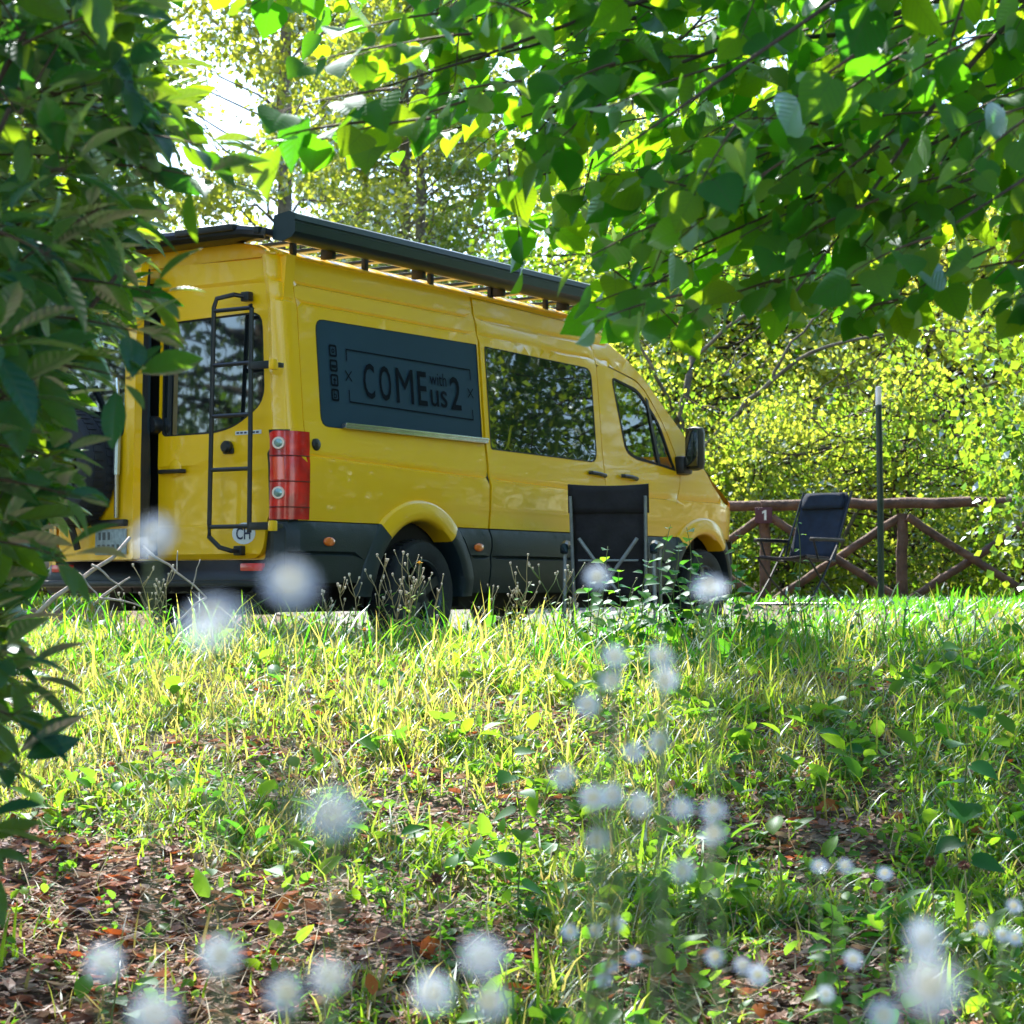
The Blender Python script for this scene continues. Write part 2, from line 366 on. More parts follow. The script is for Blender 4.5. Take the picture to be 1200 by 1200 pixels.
def text_fit(body, a0, b0, a1, b1, bold=0.0):
    vs, fs, (x0, y0, x1, y1) = text_mesh(body, .2, 1, bold)
    return [(a0+(v.x-x0)/(x1-x0)*(a1-a0), b0+(v.y-y0)/(y1-y0)*(b1-b0)) for v in vs], fs

# ------------------------------------------------------------------ terrain
H, VX, VY = .5809, -1.2435, 11.345
FW = np.array([math.sin(H), math.cos(H)]); LF = np.array([-math.cos(H), math.sin(H)])
def sst(a, b, x): t = np.clip((x-a)/(b-a), 0, 1); return t*t*(3-2*t)
def hsh(x, y, s): return np.sin(x*s*1.7+y*s*.9+1.3)*np.sin(y*s*1.3-x*s*.6+.7)
def gz(x, y):
    x = np.asarray(x, float); y = np.asarray(y, float)
    z = np.interp(y, [0, 2.5, 4, 5, 6, 7, 8, 9, 9.8, 10.8, 12, 400], [-1.0, -.98, -.86, -.71, -.54, -.34, -.15, .02, .105, .03, 0, 0])
    xv = (x-VX)*FW[0]+(y-VY)*FW[1]; yv = (x-VX)*LF[0]+(y-VY)*LF[1]
    up = np.maximum(sst(2.3, 4.2, yv), sst(6.0, 8.2, xv))*sst(10.5, 13, y)
    side = sst(1.2, 3.2, x)*sst(9.5, 15, y)*(1-sst(-.9, -.3, yv)*(1-sst(6, 7, xv)))
    z = z+.24*np.maximum(up, side)
    z = z+.03*hsh(x, y, 1.1)*sst(0, 3, 11-y)+.015*hsh(x, y, 3.7)*sst(0, 2, 11-y)
    z = z+sst(24, 60, y)*1.0+sst(60, 300, y)*12
    return z
nx, ny = 150, 260
xs = np.concatenate([np.linspace(-160, -8, 20), np.linspace(-7.5, 9.5, 110), np.linspace(10, 160, 20)])
ys = np.concatenate([np.linspace(-60, 0, 15), np.linspace(.2, 24, 200), np.linspace(24.5, 320, 45)])
GX, GY = np.meshgrid(xs, ys); GZ = gz(GX, GY)
vs = np.stack([GX.ravel(), GY.ravel(), GZ.ravel()], 1); n_ = len(xs)
fs = [(j*n_+i, j*n_+i+1, (j+1)*n_+i+1, (j+1)*n_+i) for j in range(len(ys)-1) for i in range(n_-1)]
tag(obj('ground', vs, fs, M['ground'], None, True, 180), kind='structure')
# gravel parking strip behind the van
gxs = np.linspace(-8, 2.0, 60); gv = []
for x in gxs:
    for t in np.linspace(0, 1, 8):
        y = 16.2+t*3.3; gv.append((x, y-.25*x, float(gz(x, y-.25*x))+.012))
tag(obj('path', gv, [(i*8+j, i*8+j+1, i*8+j+9, i*8+j+8) for i in range(59) for j in range(7)], M['gravel'], None, True, 180), kind='structure')

# ------------------------------------------------------------------ the van
van = thing('camper_van', 'tall yellow camper van with roof rack and rear ladder parked on the grass', 'van', (VX, VY, 0), math.pi/2-H)
ZB = [.30, .35, .45, .59, .77, .9, 1.05, 1.105, 1.118, 1.132, 1.2, 1.33, 1.98, 2.015, 2.027, 2.042, 2.125, 2.137, 2.152, 2.26, 2.30, 2.45]
IB = [.04, .03, .005, 0, 0, -.012, -.014, -.014, .010, .004, .010, .03, .08, .082, .104, .097, .109, .131, .124, .138, .15, .26]
XR = [-.01, 0, .01, .03, .06, .1, .15, 5.0, 5.2, 5.4, 5.53, 5.63, 5.72, 5.79, 5.83, 5.84]
IR = [.13, .11, .085, .05, .025, .008, 0, 0, .01, .04, .09, .17, .3, .5, .75, .99]
def zshift(x): return -.02*max(0, min(1, (x-2)/1.5))-.5*max(0, x-3.6)*0
def ins(z, x=1.0): return float(np.interp(z-zshift(x) if z > 1.9 else z, ZB, IB))
def rin(x): return float(np.interp(x, XR, IR))
def ze(x): return float(np.interp(x, [0, 3.2, 3.54, 3.98, 4.15, 4.35, 4.72, 4.98, 5.12, 5.3, 5.45, 5.6, 5.75, 5.84], [2.29, 2.29, 2.225, 2.03, 1.925, 1.79, 1.54, 1.31, 1.21, 1.13, 1.06, 1.0, .95, .9]))
def zc(x): return ze(x)+float(np.interp(x, [0, 3.2, 3.8, 4.2, 4.9, 5.1, 5.6, 5.84], [.11, .11, .09, .07, .06, .07, .06, .02]))
def hyp(x, z):
    a, b = rin(x), ins(z, x); return math.hypot(a, b) if (b > 0 and x < .5) else a+b
def side(off=0.0, left=False):
    def f(x, z):
        y = hyp(x, z)-off
        z += (.032-.028*min(max(x, 0), 3.6))*max(0, 1-abs(z-1.118)/.17)       # the belt crease falls gently towards the front
        return (x, 1.98-y, z) if left else (x, y, z)
    return f
ROWS = [1.05, 1.105, 1.118, 1.132, 1.16, 1.995, 2.015, 2.027, 2.042, 2.06, 2.105, 2.125, 2.137, 2.152, 2.17, .9, 1.33]
def arcpts(cx, cz, r, a0, a1, n=14): return [(cx+r*math.cos(R(a0+(a1-a0)*i/n)), cz+r*math.sin(R(a0+(a1-a0)*i/n))) for i in range(n+1)]
WX1, WX2, WZ, TR = 1.22, 4.90, .345, .345
AR = .47; AC = .325
def notch(cx, zb=.77):   # arch edge points left->right above zb
    a = math.degrees(math.asin((zb-AC)/AR)); return arcpts(cx, AC, AR, 180-a, a)
W1 = rpoly([(.31, 1.318), (1.966, 1.318), (1.966, 1.962), (.31, 1.945)], [.07, .01, .01, .07])
W2 = rpoly([(2.045, 1.285), (3.385, 1.272), (3.385, 1.935), (2.045, 1.958)], [.02, .09, .08, .02])
FDW = rpoly([(3.80, 1.365), (3.95, 1.32), (4.53, 1.27), (4.33, 1.62), (4.10, 1.80), (4.02, 1.845), (3.665, 1.905)], [.12, .05, .02, .12, .06, .05, .06])
FD = rpoly([(3.475, .772), (4.34, .772), (4.42, 1.0), (4.57, 1.20), (4.60, 1.30), (4.40, 1.60), (4.15, 1.83), (4.02, 1.90), (3.60, 1.975), (3.475, 1.96)], [.01, .03, .2, .1, .02, .2, .06, .05, .07, .03])
P = M['paint']
patch('side_panel', side(), [(.155, .772), ]+notch(WX1, .772)+[(1.982, .772), (1.982, 2.285), (.155, 2.285)], P, van, [W1], brows=ROWS)
patch('rear_corner_panel', side(), [(-.004, .772), (.149, .772), (.149, 2.285), (-.004, 2.285)], P, van, ga=.02, brows=ROWS, arows=(.01, .03, .06, .1), inward=(.3, 1, 0))
sdoor = patch('sliding_door', side(.006), [(1.998, .772), (3.452, .772), (3.452, 2.235), (1.998, 2.27)], P, van, [W2], brows=ROWS)
patch('pillar_panel', side(), [(3.458, .772), (3.47, .772), (3.47, 2.2), (3.458, 2.21)], P, van, ga=.02)
fdoor = patch('front_door', side(.001), FD, P, van, [FDW], brows=ROWS)
fo = [(3.475, .772), (4.348, .772)]
FDi = [(3.470, .765), (4.348, .765), (4.43, .998), (4.578, 1.196), (4.608, 1.303), (4.407, 1.606), (4.157, 1.838), (4.025, 1.908), (3.605, 1.983), (3.470, 1.968)]
top = [(x, ze(x)-.003) for x in (5.5, 5.45, 5.3, 5.12, 4.98, 4.85, 4.72, 4.55, 4.35, 4.25, 4.15, 3.98, 3.75, 3.54)]
outer = [(4.352, .772)]+notch(WX2, .772)+[(5.5, .772)]+top+[(3.475, 2.225), (3.475, 1.972)]+rpoly([(3.60, 1.985), (4.03, 1.910), (4.16, 1.84), (4.41, 1.608), (4.61, 1.303), (4.58, 1.195), (4.43, .997)], [.07, .05, .06, .2, .02, .1, .2])
patch('front_wing_panel', side(), outer, P, van, brows=ROWS, arows=(5.1, 5.2, 5.3, 5.4, 5.45))
# upper cant rail above the sliding door up to the gutter
patch('cant_rail', side(.0), [(1.985, 2.276), (3.46, 2.242), (3.475, 2.232), (3.475, 2.245), (3.2, 2.288), (1.985, 2.288)], P, van)
# left-hand side of the body
LW = [(.31, 1.318), (1.966, 1.318), (1.966, 1.96), (.31, 1.945)]
outerL = [(-.004, .40), (.7, .40)]+arcpts(WX1, AC, AR, 170, 10)+[(1.75, .40), (4.38, .40)]+arcpts(WX2, AC, AR, 170, 10)+[(5.42, .40)]+[(5.45, .7)]+top+[(3.2, 2.285), (-.004, 2.285)]
patch('left_side_panel', side(0, True), outerL, P, van, [LW, W2, FDW], inward=(0, -1, 0), brows=(.9, 1.33, 2.0))
for q in (LW, W2): patch('side_window', side(-.004, True), rpoly(q, .01), M['privacy'], van, inward=(0, -1, 0), thick=.003)
patch('front_window', side(-.004, True), FDW, M['clear'], van, inward=(0, -1, 0), thick=.003)
# glass, right-hand side
def shrink(poly, d):
    c = Vector((sum(p[0] for p in poly)/len(poly), sum(p[1] for p in poly)/len(poly)))
    return [tuple(Vector(p)+(c-Vector(p)).normalized()*d) for p in poly]
w1 = patch('side_window', side(-.001), shrink(W1, .004), M['matteglass'], van, thick=.004, brows=ROWS)
w1['label'] = 'frosted dark blue side window with the printed lettering'
patch('window_frame', side(.001), W1, M['gasket'], van, [shrink(W1, .010)], thick=.01)
w2 = patch('window_pane', side(.006), shrink(W2, .004), M['privacy'], sdoor, thick=.004)
patch('window_frame', side(.0075), W2, M['gasket'], sdoor, [shrink(W2, .012)], thick=.012)
fq = [p for p in FDW]
patch('window_pane', side(-.003), shrink(FDW, .004), M['clear'], fdoor, thick=.003)
patch('window_frame', side(.003), FDW, M['gasket'], fdoor, [shrink(FDW, .026)], thick=.02)
patch('window_divider', side(.006), [(4.262, 1.30), (4.300, 1.295), (4.18, 1.775), (4.145, 1.79)], M['blackplastic'], fdoor, thick=.02)
# sill rail under window 1
mb = MB(); mb.box((.50, -.006, 1.318), (1.985, .03, 1.345), .004); mb.box((.495, -.012, 1.338), (1.985, .02, 1.352), .004); mb.build('slider_rail', M['chrome'], van)
# printed lettering
def on_side(pts, off): f = side(off); return [f(a, b) for a, b in pts]
lt = MB()
for body, a0, b0, a1, b1, bold in (('C', .735, 1.515, .845, 1.728, .002), ('O', .893, 1.515, 1.010, 1.728, .002), ('M', 1.062, 1.515, 1.238, 1.728, .0), ('E', 1.285, 1.515, 1.380, 1.728, .002),
                             ('with', 1.415, 1.655, 1.595, 1.735, 0), ('us', 1.415, 1.520, 1.595, 1.625, .001), ('2', 1.632, 1.515, 1.748, 1.725, .002)):
    pts, fs = text_fit(body, a0, b0, a1, b1, bold); lt.add(on_side(pts, .0035), [tuple(f) for f in fs])
lt.build('lettering', M['print'], w1, False)
fr = MB()
def bar(a, b, wdt=.008):
    a = Vector(a); b = Vector(b); d = (b-a).normalized(); n = Vector((-d.y, d.x))*wdt/2; k = max(1, int((b-a).length/.08))
    for i in range(k):
        p = a+(b-a)*i/k; q = a+(b-a)*(i+1)/k
        fr.add(on_side([p-n, q-n, q+n, p+n], .0036), [(0, 1, 2, 3)])
bar((.584, 1.722), (.584, 1.788)); bar((.580, 1.792), (1.871, 1.786)); bar((1.867, 1.782), (1.867, 1.72)); fr.build('printed_bracket', M['print'], w1, False); fr = MB()
bar((.590, 1.552), (.592, 1.486)); bar((.588, 1.482), (1.874, 1.465)); bar((1.87, 1.469), (1.87, 1.53)); fr.build('printed_bracket', M['print'], w1, False); fr = MB()
for cx in (.594, 1.858):
    fr = MB(); bar((cx-.03, 1.605), (cx+.03, 1.665), .007); bar((cx-.03, 1.665), (cx+.03, 1.605), .007); fr.build('printed_cross', M['print'], w1, False)
for i, zc_ in enumerate((1.771, 1.684, 1.598, 1.512)):
    ic = MB(); cx = .457; o_ = rrect(cx-.036, zc_-.036, cx+.036, zc_+.036, .014)
    def ring(o, h):
        k = len(o); ic.add(on_side(o+h, .0036), [(j, (j+1) % k, k+(j+1) % k, k+j) for j in range(k)])
    ring(o_, rrect(cx-.024, zc_-.024, cx+.024, zc_+.024, .009))
    if i == 0: ring([(cx+.014*math.cos(t*.52), zc_+.014*math.sin(t*.52)) for t in range(12)], [(cx+.007*math.cos(t*.52), zc_+.007*math.sin(t*.52)) for t in range(12)])
    if i == 1: ic.add(on_side([(cx-.022, zc_-.014), (cx+.022, zc_-.014), (cx+.022, zc_+.004), (cx-.022, zc_+.004)], .0036), [(0, 1, 2, 3)])
    if i == 2: ic.add(on_side([(cx-.003, zc_-.024), (cx+.007, zc_-.024), (cx+.007, zc_+.016), (cx-.003, zc_+.010)], .0036), [(0, 1, 2, 3)]); ic.add(on_side([(cx-.012, zc_-.002), (cx+.016, zc_-.002), (cx+.016, zc_+.006), (cx-.012, zc_+.006)], .0037), [(0, 1, 2, 3)])
    if i == 3:
        pts, fs = text_fit('b', cx-.014, zc_-.02, cx+.014, zc_+.02); ic.add(on_side(pts, .0036), [tuple(f) for f in fs])
    ic.build('printed_icon', M['print'], w1, False)
# lower cladding pieces
def clad_off(x, z): return float(np.interp(z, [.30, .35, .575, .588, .60, .70, .735, .765], [.0, .012, .020, .006, .026, .026, .018, .002]))
def cs(x, z): y = rin(x)+ins(z, x)-clad_off(x, z); return (x, y, z)
CR = [.35, .575, .588, .60, .70, .735]
def cnotch(cx, z): return (math.sqrt(.60**2-(z-.32)**2))
def clad(name, poly): return patch(name, cs, poly, M['clad'], van, brows=CR, gb=.06, thick=.03)
clad('lower_cladding', [(.02, .42), (.66, .42)]+[(WX1-cnotch(0, z), z) for z in (.5, .6, .7, .766)]+[(.02, .766)])
clad('lower_cladding', [(WX1+cnotch(0, .36), .36), (1.986, .36), (1.986, .766)]+[(WX1+cnotch(0, z), z) for z in (.766, .7, .6, .5)])
clad('lower_cladding', [(2.002, .36), (3.452, .36), (3.452, .766), (2.002, .766)])
clad('lower_cladding', [(3.460, .36), (WX2-cnotch(0, .36), .36)]+[(WX2-cnotch(0, z), z) for z in (.5, .6, .7, .766)]+[(3.460, .766)])
# wheel-arch flares (yellow above the trim line, dark below)
def flare(cx, a0, a1, m, left=False, name='wheel_arch'):
    vs = []; n = 26; prof = [(.605, .0), (.598, .020), (.585, .026), (.53, .040), (.49, .044), (.472, .034), (.466, .0), (.466, -.10)]
    for i in range(n+1):
        a = R(a0+(a1-a0)*i/n)
        for r, o in prof:
            x = cx+r*math.cos(a); z = .32+r*math.sin(a)*(1.0 if r > .5 else 1.02)
            y = rin(min(x, 5.45))+ins(max(z, .35), 1)-o; vs.append((x, 1.98-y if left else y, z))
    k = len(prof); return obj(name, vs, [(i*k+j, i*k+j+1, (i+1)*k+j+1, (i+1)*k+j) for i in range(n) for j in range(k-1)], m, van, True, 50)
a_ = math.degrees(math.asin(.45/.6))
for cx in (WX1, WX2):
    flare(cx, a_, 180-a_, P); flare(cx, 2, a_-.2, M['clad'], name='arch_cladding'); flare(cx, 180-a_+.2, 178, M['clad'], name='arch_cladding')
    for lf in (0, 1):
        vs = []
        for i in range(17):
            a = R(-5+190*i/16)
            for yy in (.04, .42): vs.append((cx+.49*math.cos(a), 1.98-yy if lf else yy, .32+.49*math.sin(a)))
        k = len(vs)
        obj('arch_liner', vs, [(2*i, 2*i+1, 2*i+3, 2*i+2) for i in range(16)]+[tuple(2*i+1 for i in range(17))], M['gasket'], van, True)
# roof, windscreen, bonnet: one grid split by zones
XS = [0, .06, .3, .8, 1.4, 2, 2.6, 3.2, 3.5, 3.75, 3.98, 4.12, 4.2, 4.35, 4.55, 4.75, 4.93, 4.99, 5.12, 5.3, 5.45, 5.55, 5.65, 5.75, 5.82]
YS = [math.sin(R(a)) for a in (-90, -82, -73, -60, -45, -30, -15, 0, 15, 30, 45, 60, 73, 82, 90)]
def toppt(x, s):
    e = hyp(x, ze(x)); half = .99-e; return (x, .99+half*s, ze(x)+(zc(x)-ze(x))*(1-abs(s)**3.2)**.6)
def zone(name, x0, x1, mt, s0=0, s1=None, parent=van):
    xi = [x for x in XS if x0-1e-6 <= x <= x1+1e-6]; si = YS[s0:(s1 if s1 else len(YS))]; k = len(si)
    return obj(name, [toppt(x, s) for x in xi for s in si], [(i*k+j, (i+1)*k+j, (i+1)*k+j+1, i*k+j+1) for i in range(len(xi)-1) for j in range(k-1)], mt, parent, True, 40)
zone('roof', 0, 4.2, P); zone('windscreen', 4.2, 4.93, M['clear'], 2, 13)
zone('windscreen_pillar', 4.2, 4.93, P, 0, 3); zone('windscreen_pillar', 4.2, 4.93, P, 12, 15); zone('bonnet', 4.93, 5.82, P)
# front end below the bonnet: plan curve swept in z
xn = [5.45, 5.5, 5.55, 5.6, 5.65, 5.7, 5.75, 5.79, 5.82]
pl = [(x, rin(x)) for x in xn]+[(5.835, .99)]; pl = pl+[(x, 1.98-y) for x, y in reversed(pl[:-1])]
def nose(name, z0, z1, mt, push=0.0, rows=6):
    vs = []; k = len(pl)
    for i in range(rows+1):
        for x, y in pl:
            z = z0+(min(z1, zc(x))-z0)*i/rows; q = .985+.015*math.sin(i/rows*math.pi)
            vs.append((5.0+(x-5.0)*q+push, .99+(y-.99)*(1+push*.5), z))
    return obj(name, vs, [(i*k+j, i*k+j+1, (i+1)*k+j+1, (i+1)*k+j) for i in range(rows) for j in range(k-1)], mt, van, True, 60)
nose('nose_panel', .76, 1.2, P); fb = nose('front_bumper', .33, .76, M['clad'], .03)
for yy in (.16, 1.58):
    MB().box((5.52, yy, .80), (5.70, yy+.24, 1.02), .05).build('headlight', M['lampglass'], van)
MB().box((5.78, .62, .84), (5.86, 1.36, .98), .02).build('radiator_grille', M['blackplastic'], van)
# gutter strip
MB().tube([(x, rin(max(x, .12))+ins(2.29)-.004, ze(x)+.004) for x in np.linspace(.05, 4.15, 22)], .009, 6).build('roof_gutter', P, van)
MB().tube([(x, 1.98-rin(max(x, .12))-ins(2.29)+.004, ze(x)+.004) for x in np.linspace(.05, 4.15, 22)], .009, 6).build('roof_gutter', P, van)
# inside: floor, bulkhead, seats, wheel
MB().box((.1, .1, .40), (5.3, 1.88, .46)).box((.3, .3, .25), (4.3, .42, .36)).box((.3, 1.56, .25), (4.3, 1.68, .36)).box((1.15, .2, .30), (1.29, 1.78, .40)).build('chassis', M['dark'], van)
MB().box((.12, .12, .46), (3.0, .14, 1.25)).box((3.0, .13, .46), (3.04, 1.85, 1.1)).box((.5, 1.2, .46), (2.6, 1.84, 1.25)).box((4.9, .12, .5), (5.0, 1.86, 1.32)).build('interior_trim_and_shade', M['dark'], van)
for yy in (.28, 1.18):
    MB().box((3.55, yy, .8), (4.05, yy+.5, .98), .05).box((3.5, yy, .95), (3.64, yy+.5, 1.55), .05).box((3.48, yy+.13, 1.55), (3.58, yy+.37, 1.76), .04).build('cab_seat', M['seatcloth'], van)
sw = MB(); sw.tube([(4.45+.06*math.cos(t), 1.43+.19*math.sin(t), 1.25+.18*math.cos(t)) for t in np.linspace(0, 2*math.pi, 21)], .014, 6); sw.tube([(4.45, 1.24, 1.25), (4.45, 1.62, 1.25)], .014); sw.tube([(4.45, 1.43, 1.25), (4.85, 1.43, 1.1)], .025); sw.build('steering_wheel', M['blackplastic'], van)
# wheels
def wheel(cx, y0, sgn, name='wheel'):
    """tyre and five-spoke rim; sgn -1 = outer face towards -y"""
    t = bpy.data.objects.new(name, None); link(t, van); t.location = (cx, y0, WZ+.012); t.scale = (.95, 1, .95)
    prof = [(.215, .0), (.235, -.012), (.30, -.018), (.33, -.010), (.343, .012), (.345, .05), (.345, .15), (.340, .185), (.30, .215), (.215, .2)]
    MB().lathe([(r, h*(-sgn)) for r, h in prof], 'Y', n=40, close=False).build('tyre', M['rubber'], t)
    tr = MB()
    for i in range(44):
        a = 2*math.pi*i/44
        for h0 in (.03, .12):
            a2 = a+(.07 if h0 > .1 else 0); q = []
            for da, hh in ((-.045, h0), (.045, h0), (.045, h0+.06), (-.045, h0+.06)): q.append((.351*math.cos(a2+da), hh*(-sgn), .351*math.sin(a2+da)))
            for da, hh in ((-.05, h0), (.05, h0), (.05, h0+.06), (-.05, h0+.06)): q.append((.340*math.cos(a2+da), hh*(-sgn), .340*math.sin(a2+da)))
            tr.add(q, [(0, 1, 2, 3), (0, 4, 5, 1), (1, 5, 6, 2), (2, 6, 7, 3), (3, 7, 4, 0)])
    trd = tr.build('tread_block', M['rubber'], t, False)
    rm = MB().lathe([(.218, .0), (.222, -.004), (.212, -.008), (.200, .006), (.195, .10), (.19, .16)], 'Y', n=40, close=False)
    if sgn > 0: rm.v = [(x, -y, z) for x, y, z in rm.v]
    for i in range(5):
        a = 2*math.pi*i/5+.45; ca, sa = math.cos(a), math.sin(a)
        def pp(r, w_, h): return (r*ca-w_*sa, h*(-sgn), r*sa+w_*ca)
        rm.add([pp(.05, -.036, .012), pp(.05, .036, .012), pp(.205, .030, .004), pp(.205, -.030, .004), pp(.05, -.04, .05), pp(.05, .04, .05), pp(.205, .034, .04), pp(.205, -.034, .04)], [(0, 1, 2, 3), (0, 4, 5, 1), (1, 5, 6, 2), (3, 2, 6, 7), (0, 3, 7, 4)])
    rm2 = MB().lathe([(.001, .002), (.035, .002), (.062, .012), (.065, .05)], 'Y', n=20, close=False)
    if sgn > 0: rm2.v = [(x, -y, z) for x, y, z in rm2.v]
    rm.add(rm2.v, rm2.f); rm.build('rim', M['rim'], t)
    bd = MB().lathe([(.001, .07), (.19, .07), (.19, .10), (.001, .10)], 'Y', n=24, close=False)
    if sgn > 0: bd.v = [(x, -y, z) for x, y, z in bd.v]
    bd.build('brake_disc', M['gasket'], t)
    return t
for cx in (WX1, WX2):
    wheel(cx+.05, .005, -1); wheel(cx+.05, 1.975, 1)
# small things on the side
def disc_side(name, x, z, r, m, off=.0, h=.014, sx=1, parent=van):
    f = side(off); x_, y_, z_ = f(x, z)
    vs, n = [], 20; prof = [(r, .01), (r, -h*.6), (r*.85, -h), (.001, -h)]
    for q, d in prof:
        for j in range(n): a = 2*math.pi*j/n; vs.append((x_+q*sx*math.cos(a), y_+d, z_+q*math.sin(a)))
    return obj(name, vs, [(i*n+j, i*n+(j+1) % n, (i+1)*n+(j+1) % n, (i+1)*n+j) for i in range(3) for j in range(n)], m, parent, True, 50)
disc_side('socket_cover', .238, 1.194, .035, M['blackplastic'])
disc_side('side_marker', .318, .655, .026, M['orange'], .026, .012, 1.9); disc_side('side_marker', 1.84, .648, .026, M['orange'], .026, .012, 1.9); disc_side('side_marker', 3.1, .650, .026, M['orange'], .026, .012, 1.9)
def handle_side(x, z, parent):
    disc_side('handle_recess', x-.02, z+.012, .055, P, -.003, .004, 1.0, parent)
    MB().tube([(x-.11, -.012+.012, z), (x-.10, -.03+.012, z), (x, -.034+.012, z-.004), (x+.09, -.028+.012, z-.012), (x+.115, -.008+.012, z-.014)], .014, 8).build('door_handle', M['blackplastic'], parent)
handle_side(3.35, 1.192, sdoor); handle_side(3.795, 1.19, fdoor)
# dark rubber strips behind the door gaps, standing in for the shadow in them
patch('gap_shadow_strip', side(-.014), [(1.972, .40), (2.008, .40), (2.008, 2.268), (1.972, 2.268)], M['gasket'], van, thick=.02)
patch('gap_shadow_strip', side(-.014), [(3.446, .40), (3.480, .40), (3.480, 2.20), (3.446, 2.20)], M['gasket'], van, thick=.02)
patch('gap_shadow_strip', side(-.012), [(4.33, .74), (4.37, .74), (4.45, .99), (4.60, 1.19), (4.63, 1.31), (4.42, 1.62), (4.16, 1.86), (4.02, 1.93), (3.6, 2.0), (3.455, 1.99), (3.455, .74), (3.50, .74), (3.50, 1.93), (3.6, 1.96), (4.02, 1.88), (4.13, 1.82), (4.39, 1.59), (4.58, 1.30), (4.55, 1.2), (4.41, 1.0)], M['gasket'], van, thick=.01)
# mirror
MB().box((4.53, -.05, 1.24), (4.68, .05, 1.38), .03).build('mirror_arm', M['blackplastic'], van)
mi = MB().box((4.56, -.165, 1.27), (4.68, -.03, 1.60), .05); mi = mi.build('wing_mirror', M['blackplastic'], van)
MB().box((4.553, -.15, 1.30), (4.562, -.045, 1.57), .004).build('mirror_glass', M['privacy'], mi)
mi2 = MB().box((4.55, 2.13, 1.30), (4.70, 2.31, 1.66), .05).box((4.53, 1.95, 1.27), (4.66, 2.2, 1.4), .03).build('wing_mirror', M['blackplastic'], van)
# ------------------------------------------------------------------ rear end
def rx(y, z):   # rear face: slightly bowed, leaning in at the top
    return .012*((y-.99)/.85)**2+float(np.interp(z, [.5, 1.1, 2.0, 2.3], [.0, .0, .018, .05]))
def rear(off=0.0): return lambda y, z: (rx(y, z)-off, y, z)
RW = rpoly([(.215, 1.965), (.965, 1.945), (.965, 1.275), (.55, 1.278), (.40, 1.31), (.185, 1.44)], [.09, .04, .04, .25, .15, .10])
RD = rpoly([(.172, 2.265), (.985, 2.285), (.985, .556), (.19, .556), (.165, .78), (.132, .82), (.128, 1.4)], [.03, .01, .02, .16, .03, .03, .1])
def rdstep(y, z):
    o = float(np.interp(z, [.556, .585, .742, .752, 1.09, 1.10, 2.13, 2.16], [-.012, .006, .006, -.002, 0, .006, .006, .014]))
    s_ = (1.095+.06*max(0, (.62-y)/.4))
    o = (.006 if z > s_ else .0)+float(np.interp(z, [.556, .585, .742, .754, 2.13, 2.15, 2.27], [-.012, .008, .008, 0, 0, .014, .004]))
    return (rx(y, z)-.012-o, y, z)
rdoor = patch('rear_door', rdstep, RD, P, van, [RW], thick=.05, inward=(1, 0, 0), ga=.08, gb=.05, brows=(.742, .754, 1.09, 1.10, 1.15, 2.13, 2.15, .585))
rdoor['label'] = 'closed right-hand rear door carrying the ladder'
patch('window_pane', rear(.008), shrink(RW, .004), M['rearglass'], rdoor, thick=.004, inward=(1, 0, 0))
patch('window_frame', rear(.012), RW, M['gasket'], rdoor, [shrink(RW, .013)], thick=.02, inward=(1, 0, 0))
# frame around the opening
fmr = patch('rear_frame', rear(-.02), [(.10, .42), (1.88, .42), (1.88, 2.29), (.10, 2.29)], P, van, [[(.20, .58), (1.78, .58), (1.78, 2.2), (.20, 2.2)]], thick=.08, inward=(1, 0, 0))
patch('rear_header', rear(-.004), [(.11, 2.285)]+[(y, 2.285+.11*(1-abs((y-.99)/.89)**3.2)**.6-.004) for y in np.linspace(.115, 1.865, 18)]+[(1.87, 2.285)], P, van, thick=.05, inward=(1, 0, 0))
patch('rear_pillar', rear(-.006), [(1.845, .56), (1.90, .56), (1.87, 2.29), (1.83, 2.29)], P, van, thick=.05, inward=(1, 0, 0))
patch('gap_shadow_strip', rear(-.012), [(.120, 1.30), (.135, 1.30), (.178, 2.268), (.150, 2.268), (.112, 1.75)], M['gasket'], van, thick=.01, inward=(1, 0, 0), ga=.01)  # black strip put in for the shadow between door and corner
# left door, standing ajar on its hinges
ld = bpy.data.objects.new('rear_door', None); link(ld, van); ld.location = (0, 1.85, 0); ld.rotation_euler = (0, 0, R(-12)); ld['label'] = 'rear door standing ajar, with the spare wheel and number plate'
def ldf(off=0.0): return lambda y, z: (rx(y, z)-.012-off+(.05 if False else 0), y-1.85, z)
LD = rpoly([(.995, 2.285), (1.848, 2.265), (1.848, .80), (1.80, .78), (1.79, .556), (.995, .556)], [.01, .05, .03, .03, .16, .02])
LRW = rpoly([(1.10, 1.945), (1.79, 1.965), (1.79, 1.44), (1.60, 1.31), (1.45, 1.278), (1.10, 1.275)], [.04, .09, .1, .15, .25, .04])
patch('door_panel', ldf(), LD, P, ld, [LRW], thick=.05, inward=(1, 0, 0), brows=(.742, .754))
patch('window_pane', ldf(-.006), LRW, M['rearglass'], ld, thick=.004, inward=(1, 0, 0))
MB().box((.04, 1.0-1.85, .56), (.10, 1.02-1.85, 2.26)).box((.05, 1.02-1.85, .56), (.09, -.02, 1.25), .01).build('door_trim', M['blackplastic'], ld)
MB().tube([(.085, 1.035-1.85, .60), (.11, 1.03-1.85, 1.0), (.095, 1.02-1.85, 1.3), (.10, 1.02-1.85, 1.9)], .022, 8).build('door_gasket', M['anod'], ld)
pl_ = MB(); pl_.box((-.030, 1.05-1.85, .585), (-.016, 1.36-1.85, .735), .003); plate = pl_.build('number_plate', M['plate'], ld)
MB().box((-.05, 1.04-1.85, .75), (-.012, 1.38-1.85, .79), .010).build('plate_lamp', M['blackplastic'], ld)
